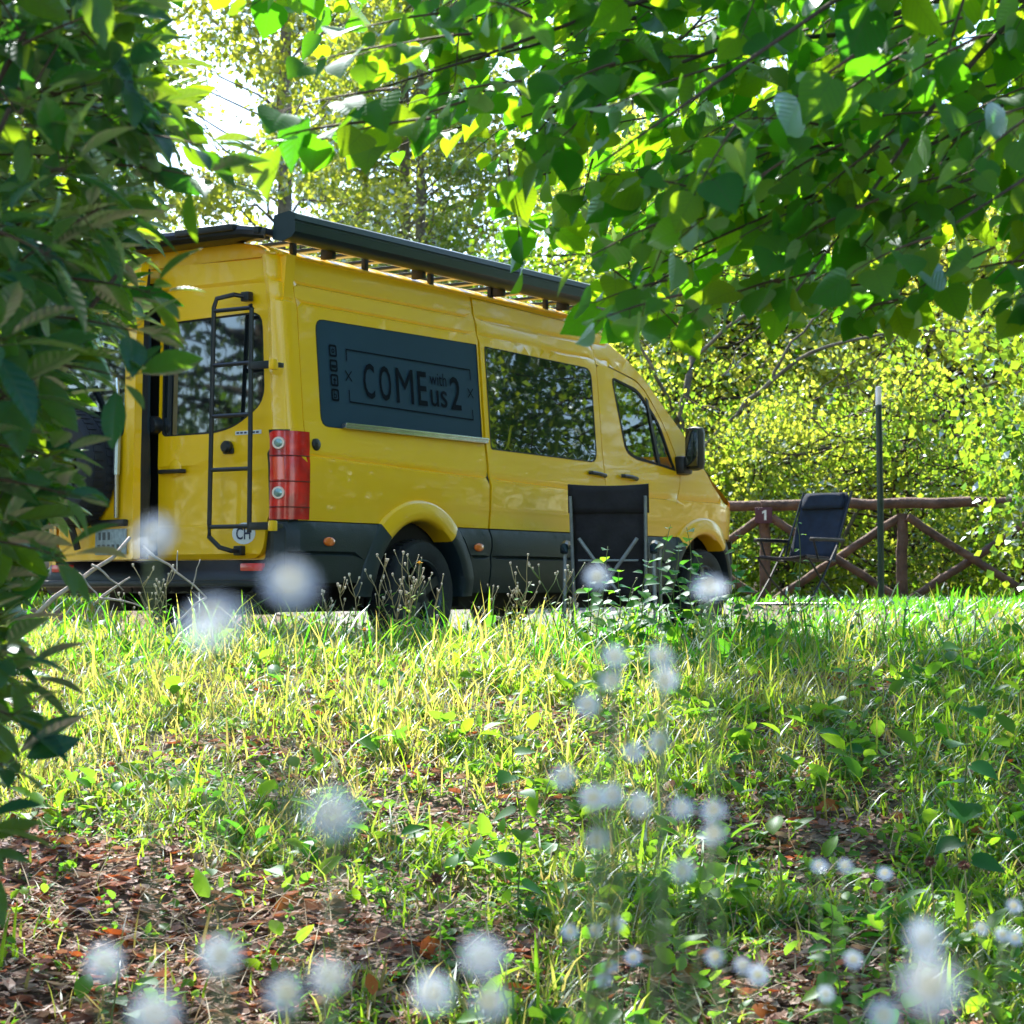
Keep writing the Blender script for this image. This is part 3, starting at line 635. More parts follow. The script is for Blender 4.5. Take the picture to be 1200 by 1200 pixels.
for k, (a, b, w_) in enumerate([(1.31, .672, .022), (1.265, .672, .030), (1.215, .672, .022), (1.32, .600, .028), (1.27, .600, .028), (1.22, .600, .022), (1.17, .600, .028), (1.12, .600, .024)]):
    tm = MB(); tm.box((-.0318, a-1.85-w_/2, b), (-.0302, a-1.85+w_/2, b+.045)); o = tm.build('plate_mark', M['platemark'], plate, False)
# spare wheel on the left door
sp = wheel(0, 0, -1, 'spare_wheel'); sp.parent = ld; sp.location = (-.20, 1.50-1.85, 1.10); sp.rotation_euler = (0, 0, R(-90)); sp.scale = (1, .95, 1)
MB().tube([(-.06, 1.50-1.85, .62), (-.12, 1.50-1.85, .80), (-.12, 1.50-1.85, 1.45), (-.03, 1.50-1.85, 1.6)], .022).tube([(-.06, 1.20-1.85, 1.1), (-.06, 1.80-1.85, 1.1)], .02).build('wheel_carrier', M['blackmetal'], ld)
MB().tube([(-.03, 1.14-1.85, .80), (-.045, 1.12-1.85, 1.05)], .013).tube([(-.045, 1.12-1.85, 1.05), (-.04, 1.12-1.85, 1.3)], .022).tube([(-.03, 1.12-1.85, 1.3), (-.03, 1.14-1.85, 1.62)], .012).build('gas_strut', M['chrome'], ld)
# dark board put in for the unlit interior seen through the gap
MB().box((.12, .13, .42), (.16, 1.86, 2.22)).build('interior_trim_and_shade', M['dark'], van)
MB().lathe([(.001, -.07), (.045, -.07), (.055, -.055), (.055, -.01), (.03, .0)], 'X', (.0, 1.005, 1.345), 22, False).build('latch_buffer', M['blackplastic'], van)
# tail lamps wrapping the corner
def tail(left=False):
    path = [(-.022, .135), (-.026, .105), (-.020, .075), (-.002, .042), (.03, .014), (.07, -.004), (.158, -.010)]
    vs = []; zs = np.linspace(.776, 1.275, 12)
    for z in zs:
        dx = float(np.interp(z, [.776, 1.14, 1.17, 1.275], [0, 0, -.003, -.004])); t = float(np.interp(z, [1.2, 1.275], [0, .03]))
        for i, (x, y) in enumerate(path):
            yy = y+ins(z)*.35+(t if i == 0 else 0); yy = yy+dx
            if i == 0: yy -= t*1.0
            vs.append((x+float(np.interp(z, [.9, 1.3], [0, .006])), 1.98-yy if left else yy, z+(-.012 if (i == 0 and z > 1.26) else 0)))
    k = len(path); fs = [(i*k+j, i*k+j+1, (i+1)*k+j+1, (i+1)*k+j) for i in range(11) for j in range(k-1)]
    tl = obj('tail_lamp', vs, fs, M['red'], van, True, 50)
    for z in (1.135, .990, .845):
        pts_ = [(x+float(np.interp(z, [.9, 1.3], [0, .006]))-.002, (1.98-(y+ins(z)*.35-.002)) if left else y+ins(z)*.35-.002, z) for x, y in path]
        MB().tube(pts_, .0035, 5, cap=False).build('lens_seam', M['darkred'], tl)
    for z0, z1 in ((1.0, 1.125),):
        vv = []
        for z in (z0, z1):
            for x, y in path[1:4]: vv.append((x-.003, (1.98-(y+ins(z)*.35-.003)) if left else y+ins(z)*.35-.003, z))
        obj('indicator_lens', vv, [(0, 1, 4, 3), (1, 2, 5, 4)], M['amberred'], tl)
    vs2 = []
    for z in (.768, 1.284):
        for x, y in [(.0, .150), (-.008, .10), (.0, .06), (.04, .02), (.166, .002)]: vs2.append((x, 1.98-y-ins(z) if left else y+ins(z)+0, z))
    obj('lamp_surround', vs2, [(j, j+1, 6+j, 5+j) for j in range(4)], M['gasket'], tl)
    for z, r in ((1.205, .034), (.925, .034)):
        c = (-.016, (1.98-.082) if left else .070, z); nrm = Vector((-1, .55 if left else -.55, 0)).normalized(); u_ = Vector((-nrm.y, nrm.x, 0))
        for nm, rr0, rr1, o0, o1, mt in (('reversing_lamp', .001, r*.72, .022, .017, 'lampglass'), ('lamp_ring', r*.72, r, .017, .006, 'lampring')):
            vs = []
            for q, o in ((rr0, o0), (rr1, o0 if nm == 'lamp_ring' else o1), (rr1+.004, o1-.006)):
                for j in range(20): a = 2*math.pi*j/20; vs.append(tuple(Vector(c)+nrm*o+u_*q*math.cos(a)+Vector((0, 0, 1))*q*math.sin(a)))
            obj(nm, vs, [(i*20+j, i*20+(j+1) % 20, (i+1)*20+(j+1) % 20, (i+1)*20+j) for i in range(2) for j in range(20)], M[mt], tl, True, 60)
tail(); tail(True)
# bumper with step
bmb = patch('rear_bumper', lambda y, z: (rx(y, z)+.0-float(np.interp(z, [.38, .44, .45, .54], [.04, .10, .10, .0])), y, z), rpoly([(.10, .36), (1.88, .36), (1.88, .54), (1.79, .55), (.19, .55), (.16, .77), (.10, .77)], .02), M['blackplastic'], van, thick=.1, inward=(1, 0, 0), gb=.03, ga=.1)
patch('rear_corner_cladding', lambda x, z: (x, rin(x)+ins(z)-.01, z), [(-.006, .42), (.03, .42), (.03, .766), (-.006, .766)], M['clad'], van, ga=.01, inward=(.3, 1, 0))
MB().box((-.16, .10, .395), (.0, 1.88, .435), .012).build('bumper_step', M['blackmetal'], van)
for yy in (.16, 1.66): MB().box((-.052, yy, .485), (-.02, yy+.16, .53), .006).build('rear_reflector', M['redrefl'], bmb)
MB().box((-.06, .16, .24), (.1, .36, .36), .02).build('mud_flap', M['gasket'], van)
# ladder
ladr = bpy.data.objects.new('ladder', None); link(ladr, van)
lx = -.135
MB().tube([(-.02, .345, .602), (-.10, .345, .60), (lx, .40, .62), (lx, .478, .68), (lx, .478, .75), (lx, .452, 1.985), (lx+.01, .44, 2.035), (-.09, .34, 2.055), (-.02, .30, 2.045)], .014, 8).build('ladder_rail', M['blackmetal'], ladr)
MB().tube([(lx, .182, .70), (lx, .172, 1.96), (lx, .180, 1.98)], .014, 8).build('ladder_rail', M['blackmetal'], ladr)
for z in (.736, 1.059, 1.363, 1.653, 1.963): MB().tube([(lx, .468-(z-.7)*.02, z), (lx, .178, z)], .0125, 8).build('rung', M['blackmetal'], ladr)
for z in (1.635, .735):
    MB().box((lx-.012, .03, z-.022), (lx+.014, .19, z+.022), .006).box((lx, .005, z-.014), (-.05, .03, z+.014), .005).build('ladder_bracket', M['blackmetal'], ladr)
    MB().box((lx-.016, .0, z-.03), (lx+.03, .035, z+.03), .008).build('bracket_clamp', P, ladr)
MB().box((-.05, .27, 2.02), (-.005, .33, 2.075), .008).box((-.05, .315, .575), (-.005, .375, .63), .008).build('ladder_foot', M['blackplastic'], ladr)
# inner fly-screen frame seen through the rear glass
MB().tube([(.10, .30, 1.34), (.10, .28, 1.95)], .012).tube([(.10, .2, 1.66), (.10, .5, 1.66)], .01).build('interior_frame', M['dark'], van)
# rear handle, lock knob, badge and country sticker
MB().lathe([(.001, -.006), (.04, -.006), (.05, 0)], 'X', (-.018, .85, 1.085), 18, False).build('handle_recess', P, rdoor)
MB().tube([(-.02, .955, 1.068), (-.045, .95, 1.068), (-.048, .78, 1.068), (-.02, .77, 1.068)], .013).build('door_handle', M['blackplastic'], rdoor)
MB().lathe([(.001, -.06), (.025, -.06), (.036, -.045), (.036, -.02), (.03, -.01)], 'X', (0, .440, 1.195), 20, False).box((-.03, .40, 1.155), (-.01, .475, 1.19), .01).build('lock_knob', M['blackplastic'], rdoor)
def on_rear(a, b, off): return (rdstep(a, b)[0]-off, a, b)
bg_ = MB(); bg_.add([on_rear(y, z, .003) for y, z in ((.395, 1.262), (.205, 1.264), (.205, 1.286), (.395, 1.284))], [(0, 1, 2, 3)]); bdg = bg_.build('badge', M['white'], rdoor, False)
bt = MB(); [bt.add([on_rear(y, z, .0045) for y, z in ((y0, 1.2685), (y0-.020, 1.2687), (y0-.020, 1.279), (y0, 1.2788))], [(0, 1, 2, 3)]) for y0 in (.385, .358, .330, .302, .270, .243)]
o = bt.build('badge_marks', M['navy'], bdg, False); o['kind'] = 'stuff'
st = MB(); n = 28
st.add([on_rear(.325, .700, .003)]+[on_rear(.325+.085*math.cos(2*math.pi*j/n), .700+.062*math.sin(2*math.pi*j/n), .003) for j in range(n)], [(0, 1+j, 1+(j+1) % n) for j in range(n)])
stk = st.build('country_sticker', M['white'], rdoor, False)
pts, fs = text_fit('CH', 0, 0, .105, .07, .003); ct = MB(); ct.add([on_rear(.380-a, .665+b, .0045) for a, b in pts], [tuple(f) for f in fs]); ct.build('sticker_lettering', M['navy'], stk, False)
# roof rack and awning
rk = bpy.data.objects.new('roof_rack', None); link(rk, van)
for yy in (.16, 1.82):
    MB().box((-.12, yy-.02, 2.385), (3.9, yy+.02, 2.425), .008).build('rack_rail', M['blackmetal'], rk)
for i in range(14):
    x = .10+i*.27; MB().box((x, .17, 2.41), (x+.07, 1.81, 2.43), .004).build('rack_slat', M['blackmetal'], rk)
for i in range(6):
    for yy in (.15, 1.79):
        x = .2+i*.68; MB().box((x, yy, 2.30), (x+.035, yy+.03, 2.39), .004).build('rack_foot', M['blackplastic'], rk)
rb = MB()
rb.tube([(-.06, .14, 2.39), (-.12, .25, 2.405), (-.13, .99, 2.42), (-.12, 1.55, 2.405), (-.08, 1.70, 2.38)], .034, 8); rb.box((-.10, .2, 2.375), (.06, 1.65, 2.42), .01); rb.build('rack_rear_bar', M['blackmetal'], rk)
MB().box((-.18, .28, 2.405), (-.02, .72, 2.445), .012).build('rack_lamp', M['blackplastic'], rk); MB().box((-.18, 1.3, 2.39), (-.02, 1.74, 2.43), .012).build('rack_lamp', M['blackplastic'], rk)
aw = MB(); prf = [(-.035, 2.375), (-.06, 2.40), (-.062, 2.45), (-.055, 2.455), (-.055, 2.462), (-.062, 2.467), (-.055, 2.50), (-.02, 2.515), (.09, 2.50), (.10, 2.37), (.03, 2.355)]
prf = [(y, z-.012) for y, z in prf]; vs = [(x, y, z) for x in (-.02, 3.3) for y, z in prf]; k = len(prf)
aw.add(vs, [(j, (j+1) % k, k+(j+1) % k, k+j) for j in range(k)]); awn = aw.build('awning_cassette', M['anod'], van, True, 30)
for x0, x1 in ((-.04, -.02), (3.3, 3.32)):
    c = MB(); pr2 = [(y*1.03, (z-2.43)*1.05+2.43) for y, z in prf]; vs = [(x, y, z) for x in (x0, x1) for y, z in pr2]
    c.add(vs, [(j, (j+1) % k, k+(j+1) % k, k+j) for j in range(k)]+[tuple(range(k)), tuple(range(2*k-1, k-1, -1))]); c.build('end_cap', M['anod'], awn, True, 30)
for x in (.45, 1.35, 2.25, 3.05): MB().box((x, .06, 2.31), (x+.035, .15, 2.38), .006).build('awning_bracket', M['blackplastic'], van)
#@@VEG
# ------------------------------------------------------------------ foliage tools
def nrm(a): return a/np.maximum(np.linalg.norm(a, axis=-1, keepdims=True), 1e-9)
def frames(axis, hint):
    y = nrm(axis); x = nrm(np.cross(y, hint)); z = np.cross(x, y); return np.stack([x, y, z], 2)
def leaf_tpl(kind):
    if kind == 'linden':
        t = [-.04, .05, .20, .38, .56, .72, .86, 1.0]; wd = [.10, .32, .44, .46, .39, .27, .12, .0]; fold, dr = .22, .22
        mid = [0.03, .08, .20, .38, .56, .72, .86, 1.0]
    elif kind == 'laurel':
        t = [0, .12, .28, .45, .62, .78, .90, 1.0]; wd = [.02, .11, .18, .215, .20, .14, .07, 0]; fold, dr = .35, .18; mid = t
    elif kind == 'oval':
        t = [0, .2, .5, .8, 1.0]; wd = [.03, .24, .30, .18, 0]; fold, dr = .3, .25; mid = t
    elif kind == 'small':      # folded diamond: two triangles pairs
        return np.array([(0, 0, 0), (-.33, .45, .07), (0, .5, -.03), (.33, .45, .07), (0, 1, -.12)]), [(0, 2, 1), (0, 3, 2), (1, 2, 4), (2, 3, 4)], None
    elif kind == 'tiny':
        return np.array([(0, 0, 0), (-.38, .5, .05), (.38, .5, .05), (0, 1, -.08)]), [(0, 2, 1), (1, 2, 3)], None
    vs = []; uv = []
    for a, b, m_ in zip(t, wd, mid):
        for s in (-1, 0, 1):
            yy = m_ if s == 0 else a; vs.append((s*b, yy, fold*abs(s)*b-dr*yy*yy)); uv.append((s*b, yy))
    fs = []
    for i in range(len(t)-1):
        for j in (0, 1): fs.append((i*3+j, i*3+j+1, i*3+j+4, i*3+j+3))
    return np.array(vs), fs, np.array(uv)
def batch(name, tpl, T, Rm, s, m, parent=None, kind=None, smooth=True, rnd=None, link_it=True):
    tv, tf, uv = tpl; n = len(T); k = len(tv)
    V = np.einsum('nij,kj->nki', Rm, tv)*np.asarray(s).reshape(-1, 1, 1 if np.ndim(s) == 1 else 3)+T[:, None, :]
    tl = np.array([len(f) for f in tf]); lv = np.array([i for f in tf for i in f])
    me = bpy.data.meshes.new(name); me.vertices.add(n*k); me.vertices.foreach_set('co', V.astype(np.float32).ravel())
    L = (lv[None, :]+(np.arange(n)*k)[:, None]).ravel(); me.loops.add(len(L)); me.loops.foreach_set('vertex_index', L.astype(np.int32))
    tot = np.tile(tl, n); st = np.concatenate([[0], np.cumsum(tot)[:-1]]); me.polygons.add(len(tot))
    me.polygons.foreach_set('loop_start', st.astype(np.int32)); me.polygons.foreach_set('loop_total', tot.astype(np.int32))
    me.polygons.foreach_set('use_smooth', np.full(len(tot), smooth))
    at = me.attributes.new('rnd', 'FLOAT', 'POINT'); r_ = rng.random(n) if rnd is None else rnd
    at.data.foreach_set('value', np.repeat(r_, k).astype(np.float32))
    if uv is not None:
        ul = me.uv_layers.new(name='UVMap'); ul.data.foreach_set('uv', np.tile(uv[lv], (n, 1)).astype(np.float32).ravel())
    me.update(calc_edges=True); me.validate(); me.materials.append(m)
    o = bpy.data.objects.new(name, me)
    if link_it: link(o, parent)
    if kind: o['kind'] = kind
    return o
def runit(n): return nrm(rng.normal(size=(n, 3)))
def curve_pts(a, b, sag=0.0, n=6, wob=.0):
    a = np.array(a, float); b = np.array(b, float); L = np.linalg.norm(b-a); out = []
    for i in range(n+1):
        t = i/n; p = a+(b-a)*t; p[2] += sag*math.sin(math.pi*t); 
        if 0 < i < n: p = p+rng.normal(size=3)*wob*L
        out.append(tuple(p))
    return out

# ------------------------------------------------------------------ near trees whose leaves hang into the view
def near_tree(t, kind, lm, twigs, size, lay, view_x=1.2, twm='twig'):
    """twigs: (start, direction, length, n_leaves); leaves alternate along each twig"""
    tpl = leaf_tpl(kind); Pp, Ax, Hn, Sz = [], [], [], []; tw = MB()
    for (a, d, L, n, sc) in twigs:
        a = np.array(a, float); d = nrm(np.array(d, float)); side_ = nrm(np.cross(d, [0, 0, 1.0])); pts = []
        for i in range(7):
            tt = i/6; pts.append(a+d*L*tt+np.array([0, 0, -.12*L*tt*tt]))
        tw.tube([tuple(p) for p in pts], .0035*sc, 4, .001, cap=False)
        for i in range(n):
            if lay == 'whorl' and i >= n-5:      # rosette at the tip
                tt = 1.0-.03*(n-i); ang = 2*math.pi*i/5+rng.random(); up2 = np.cross(side_, d)
                ax = d*(.45+.3*rng.random())+side_*math.cos(ang)*.8+up2*math.sin(ang)*.5
            else:
                tt = (i+.6)/n; sg = 1 if i % 2 else -1
                ax = d*.45+side_*sg*(.75+.2*rng.random())+np.array([0, 0, -.55 if lay == 'hang' else -.1])
            j = min(5, int(tt*6)); p = pts[j]+(pts[j+1]-pts[j])*(tt*6-j)
            ax = nrm(ax+rng.normal(size=3)*.28)
            pet = ax*.03*sc; tw.tube([tuple(p), tuple(p+pet)], .0012, 3, .0008, cap=False)
            h = np.array([0, 0, 1.0])*(.75 if lay == 'hang' else 1.0)+rng.normal(size=3)*(.55 if lay == 'hang' else .4)
            Pp.append(p+pet); Ax.append(ax); Hn.append(h); Sz.append(size*sc*(.55+.7*rng.random()))
    Pp = np.array(Pp); F_ = frames(np.array(Ax), np.array(Hn)); Sz = np.array(Sz)
    # the 300 leaves that show largest are parts, the rest one mass
    X, Y, Z = Pp[:, 0], Pp[:, 1], Pp[:, 2]-.384
    dd = np.maximum(Y, .1); u = X/dd*2376; v = Z/dd*2376-90
    vis = (Y > .5) & (np.abs(u) < 620) & (np.abs(v) < 620)
    sc = np.where(vis, Sz/dd, 0); order = np.argsort(-sc); big = order[:300]; rest = order[300:]
    one = batch('leaf', tpl, np.zeros((1, 3)), np.eye(3)[None], np.ones(1), lm, None, rnd=np.zeros(1), link_it=False); me = one.data
    for i in big:
        o = bpy.data.objects.new('leaf', me); m4 = Matrix(F_[i].tolist()).to_4x4(); q = m4.to_quaternion()
        o.location = Vector(Pp[i])-t.location; o.rotation_mode = 'QUATERNION'; o.rotation_quaternion = q; o.scale = (Sz[i],)*3; link(o, t)
    bpy.data.objects.remove(one)
    batch('foliage', tpl, Pp[rest]-np.array(t.location), F_[rest], Sz[rest], lm, t, 'stuff')
    tw.v = [tuple(Vector(v_)-t.location) for v_ in tw.v]; o = tw.build('twigs', M[twm], t, True, 180); o['kind'] = 'stuff'
def limbs(t, lst, m, name='branch'):
    for pts, r0, r1 in lst:
        MB().tube([tuple(Vector(p)-t.location) for p in pts], r0, 8, r1).build(name, m, t, True, 180)

# linden: trunk stands to the right of the view, boughs reach in from the upper right
lt0 = Vector((3.9, 5.2, float(gz(3.9, 5.2))-.05))
lin = thing('linden_tree', 'overhanging linden tree with broad heart-shaped leaves reaching in from the upper right', 'tree', lt0)
MB().tube([(0, 0, 0), (.03, 0, .8), (-.02, .05, 2.0), (.05, .0, 3.4), (0, .1, 5.5), (.1, 0, 7.5)], .21, 14, .07).build('trunk', M['bark'], lin, True, 180)
bl = []; twg = []
def zmin(x, y): return float(np.interp(x*4/y, [-.50, -.44, -.15, -.08, 0, .06, .14, .22, .30, .5, .8, 1.0, 3], [1.50, 1.24, 1.26, 1.18, 1.05, .97, .90, .86, .88, .86, .90, .90, .95]))*y/4+.384*(1-y/4)
ends = [(-.30, 4.1, 1.42), (-.12, 4.5, 1.50), (.02, 4.2, 1.28), (.15, 3.7, 1.12), (.30, 4.3, 1.12), (.55, 3.9, 1.05), (.75, 3.4, 1.05), (.5, 3.2, 1.35), (.9, 4.4, 1.2), (.35, 4.9, 1.6), (0, 5.2, 1.9), (-.7, 5.0, 2.0), (.8, 2.9, 1.3), (1.1, 3.1, 1.1)]
for i, e in enumerate(ends):
    b0 = (lt0.x-.1, lt0.y, 2.4+.12*i); mid = ((e[0]+lt0.x)/2-.2+.5*rng.normal(), (e[1]*1.2+lt0.y*.8)/2+.4*rng.normal(), max(e[2], 1.5)+.55+.5*rng.random())
    pts = [tuple((1-t)**2*np.array(b0)+2*t*(1-t)*np.array(mid)+t*t*np.array(e)+rng.normal(size=3)*.028*math.sin(math.pi*t)+np.array([0, 0, .09*math.sin(t*6+i)])) for t in np.linspace(0, 1, 16)]
    bl.append((pts, .022, .0022))
limbs(lin, bl, M['barkdark'])
cnt = 0
while cnt < 640:      # twigs in and just above the view
    y = 3.7+2.2*rng.random()**.8; x = (-.50+2.0*rng.random()**.85)*y/4; zt = (1.9+.5*rng.random())*y/4
    zl = zmin(x, y); 
    z = zl+(zt-zl)*rng.random()**1.0+.02
    # sparser on the left
    if x*4/y < -.1 and rng.random() < .45: continue
    if .05 < x*4/y < .25 and z < zl+.25 and hsh(x*5, z*5, 1.7) > .1: continue
    if z < zl+.06 and rng.random() < .3: continue
    d = (-.75+.35*rng.normal(), -.15+.35*rng.normal(), -.28+.22*rng.normal())
    L = .15+.14*rng.random(); a = np.array((x, y, z))-nrm(np.array(d))*L*.4
    e = a+nrm(np.array(d))*L
    if min(a[2], e[2])-.03 < zmin(e[0], y)-.0: continue
    twg.append((a, d, L, 6+int(3*rng.random()), 1.0+.2*(y < 4.0)*(x > .5)*(z > 1.3))); cnt += 1
for _ in range(110):  # thicker towards the bough on the right
    y = 4.0+1.6*rng.random(); twg.append((np.array(((.25+1.0*rng.random())*y/4, y, (1.12+.55*rng.random())*y/4+.384*(1-y/4))), (-.7+.3*rng.normal(), -.1+.3*rng.normal(), -.25+.2*rng.normal()), .2, 7, 1.0))
for (x, y, z) in [(-.42, 3.9, 1.27), (-.36, 3.9, 1.335), (-.30, 4.0, 1.30), (-.33, 4.1, 1.48), (-.22, 4.0, 1.47), (-.26, 4.3, 1.60), (-.12, 4.1, 1.40)]:
    twg.append((np.array((x+.14, y, z+.02)), (-.9, -.2, -.12), .24, 5, 1.1))
for _ in range(3000):  # unseen crown twigs above and to the right, added and shaped to shade the meadow
    x = -2.6+8.0*rng.random(); y = 5.6+9.2*rng.random(); z = .384+.33*y+.15+1.8*rng.random()
    if z > 1.11*y-4.7: continue
    if hsh(x*1.0, y, 1.9) > .30 or (x < -.2 and rng.random() < .45) or (y > 11 and x < -.6): continue
    twg.append((np.array((x, y, z)), (-.6+.5*rng.normal(), .5*rng.normal(), -.25+.2*rng.normal()), .5, 9, 1.5))
near_tree(lin, 'linden', M['linden'], twg, .079, 'hang')

# glossy evergreen on the left edge
lb0 = Vector((-1.75, 3.7, float(gz(-1.75, 3.7))-.03))
lau = thing('evergreen_tree', 'dark evergreen with glossy pointed leaves filling the left edge beside the camper van', 'tree', lb0)
st_ = []
for e in [(-.8, 3.3, 1.3), (-.7, 3.6, .95), (-.85, 3.3, .6), (-1.0, 3.6, .25), (-.9, 3.9, 1.6), (-1.3, 3.0, 1.5), (-1.4, 3.3, .6), (-.75, 3.0, 1.1)]:
    b0 = (lb0.x, lb0.y, lb0.z+.2+.9*rng.random()); mid = (lb0.x*.55+e[0]*.45, lb0.y, (b0[2]+e[2])/2+.12)
    st_.append(([tuple((1-t)**2*np.array(b0)+2*t*(1-t)*np.array(mid)+t*t*np.array(e)) for t in np.linspace(0, 1, 9)], .02, .004))
limbs(lau, st_, M['barkdark'])
MB().tube([(0, 0, 0), (.04, .02, .7), (-.03, 0, 1.6), (.02, .05, 2.9)], .07, 12, .03).build('trunk', M['bark'], lau, True, 180)
def xmax(z, y): s_ = 3.3/y; zz = (z-.384)*s_+.384; return -.035+float(np.interp(zz, [-.1, .05, .16, .30, .44, .58, .72, .80, .86, .95, 1.02, 1.13, 1.25, 1.34, 2], [-.84, -.80, -.74, -.74, -.71, -.67, -.65, -.60, -.55, -.54, -.54, -.46, -.50, -.52, -.55]))/s_
twg = []; cnt = 0
while cnt < 1020:
    y = 3.0+2.2*rng.random(); z = (-.35+2.3*rng.random()); 
    xm = xmax(z, y)-.045; x = xm-.05-.85*rng.random()**1.3
    d = (.75+.3*rng.normal(), -.25+.45*rng.normal(), .05+.35*rng.normal()); L = .12+.14*rng.random(); d_ = nrm(np.array(d)); e = np.array((x, y, z))
    if e[0]+.05 > xm: continue
    if z < .2 and rng.random() < .3: continue
    twg.append((e-d_*L, d, L, 8, .85+.3*rng.random())); cnt += 1
for e in [(-.63, 3.4, .84), (-.64, 3.4, .76), (-.72, 3.3, .56), (-.73, 3.3, .46), (-.74, 3.3, .62), (-.80, 3.2, .30), (-.53, 3.5, 1.12), (-.54, 3.5, 1.18), (-.62, 3.5, .92), (-.80, 3.3, .20), (-.81, 3.3, .12), (-.84, 3.2, .03), (-.82, 3.4, .26), (-.87, 3.3, -.02)]:
    d_ = nrm(np.array((.8, -.2, -.05))); twg.append((np.array(e)-d_*.2, d_, .2, 8, 1.0))
for _ in range(90):
    twg.append((np.array((-2.6+1.9*rng.random(), 2.6+2.4*rng.random(), 1.7+1.6*rng.random())), rng.normal(size=3), .3, 9, 1.3))
near_tree(lau, 'laurel', M['laurel'], twg, .10, 'whorl')

# ------------------------------------------------------------------ background trees: a few crowns built once, then copied
def crown_tree(name, h, spread, base, nclump, per, ls, lm, bm, kind, label, cat, shape, trunk_r, stems=1, clr=.42):
    t = thing(name, label, cat); tips = []; br = MB(); tk = MB()
    for s_ in range(stems):
        a = 2*math.pi*s_/max(1, stems)+rng.random(); lean = (0 if stems == 1 else .30*spread)
        ps = [(0.04*s_*math.cos(a), .04*s_*math.sin(a), -.1)]
        for i in range(1, 8):
            q = i/7; wb = .012 if stems == 1 else .05; ps.append((lean*q**1.3*math.cos(a)+rng.normal()*wb, lean*q**1.3*math.sin(a)+rng.normal()*wb, h*.93*q))
        tk.tube(ps, trunk_r, 9, trunk_r*.15)
        for k in range(nclump//stems):
            q = base+(1-base)*(k+rng.random())/(nclump//stems); j = min(6, int(q*.98*7)); f = q*.98*7-j
            p = np.array(ps[j])*(1-f)+np.array(ps[j+1])*f; an = rng.random()*2*math.pi
            rr = spread*shape(q)*(.35+.65*rng.random()**.5); up = (.75 if name == 'poplar_tree' else .15)*rr
            e = p+np.array((rr*math.cos(an), rr*math.sin(an), up*(.4+.8*rng.random())-.1*rr))
            br.tube(curve_pts(p, e, .10*rr, 4, .05), (trunk_r*.16 if stems == 1 else trunk_r*.42)*(1.1-q)+.008, 5, .006, cap=False); tips.append(e)
            for _ in range(2):
                e2 = e+rng.normal(size=3)*clr*.9; m_ = p*.4+e*.6; br.tube(curve_pts(m_, e2, 0, 3, .06), .010, 4, .004, cap=False); tips.append(e2)
    tk.build('trunk', bm, t, True, 180); b = br.build('branches', bm, t, True, 180); b['kind'] = 'stuff'
    tips = np.array(tips); n = len(tips)*per; c = np.repeat(tips, per, 0); P_ = c+rng.normal(size=(n, 3))*clr*np.array([.55, .55, .42])
    P_[:, 2] = np.maximum(P_[:, 2], .12)
    cd = np.repeat(runit(len(tips)), per, 0); ch_ = np.repeat(runit(len(tips)), per, 0)
    ax = runit(n)*.55+cd*.6+np.array([0, 0, -.5]); F_ = frames(ax, runit(n)*.5+ch_*.7+np.array([0, 0, .4]))
    batch('crown', leaf_tpl(kind), P_, F_, ls*(.5+.9*rng.random(n)), lm, t, 'stuff', False, rnd=np.clip(np.repeat(rng.random(len(tips)), per)*.62+.36*rng.random(n), 0, .97))
    return t
round_ = lambda q: max(.25, math.sin(math.pi*min(1, q*.9+.08)))
tall_ = lambda q: .35+.65*math.sin(math.pi*min(1, q*.85+.1))
haz = [crown_tree('hazel_tree', 5.2, 2.5, .06, 96, 84, .072, M['hazel'], M['barkdark'], 'tiny', 'hazel', 'tree', round_, .065, 6, .31) for _ in range(2)]
hzc = [crown_tree('broadleaf_tree', 8.5, 3.4, .10, 110, 75, .11, M['hazelcool'], M['barkdark'], 'tiny', 'broadleaf', 'tree', round_, .14, 2, .60) for _ in range(2)]
pop = [crown_tree('poplar_tree', 17, 2.3, .16, 110, 62, .13, M['poplarleaf'], M['bark'], 'tiny', 'poplar', 'tree', tall_, .20, 1, .42) for _ in range(2)]
shr = crown_tree('shrub', 2.3, 1.4, .04, 50, 70, .058, M['sunshrub'], M['twig'], 'tiny', 'shrub', 'shrub', round_, .025, 5, .26)
usedt = set()
def place(src, x, y, label, s=1.0, group=None, name=None, rz=None, zs=None):
    o = src if src.name not in usedt else None
    if o is None: o = copy_tree(src)
    usedt.add(src.name); o.location = (x, y, float(gz(x, y))-.05); o.rotation_euler = (0, 0, rng.random()*6.28 if rz is None else rz); o.scale = (s, s, zs or s)
    o['label'] = label
    if group: o['group'] = group
    elif 'group' in o: del o['group']
    return o
# poplars with their bare lower trunks
place(pop[0], -3.95, 35, 'tall grey-trunked poplar rising straight behind the rear end of the awning', 1.0)
place(pop[1], -8.9, 38, 'poplar with airy crown just right of the dark evergreen', 1.05)
place(pop[0], -2.2, 41, 'poplar whose light yellow-green crown shows above the middle of the awning', 1.0)
place(pop[1], -9.6, 36, 'poplar half hidden behind the dark evergreen at the upper left', 1.1)
place(pop[0], 2.6, 44, 'far poplar showing between the linden boughs above the van cab', .95)
place(pop[0], 6.4, 42, 'poplar far back at the upper right behind the linden leaves', 1.0)
place(pop[1], -3.3, 45, 'slim poplar directly behind the grey-trunked one, mostly foliage', .95)
place(pop[0], -1.75, 38.5, 'yellow-green poplar left of the bright sky gap above the awning', .85)
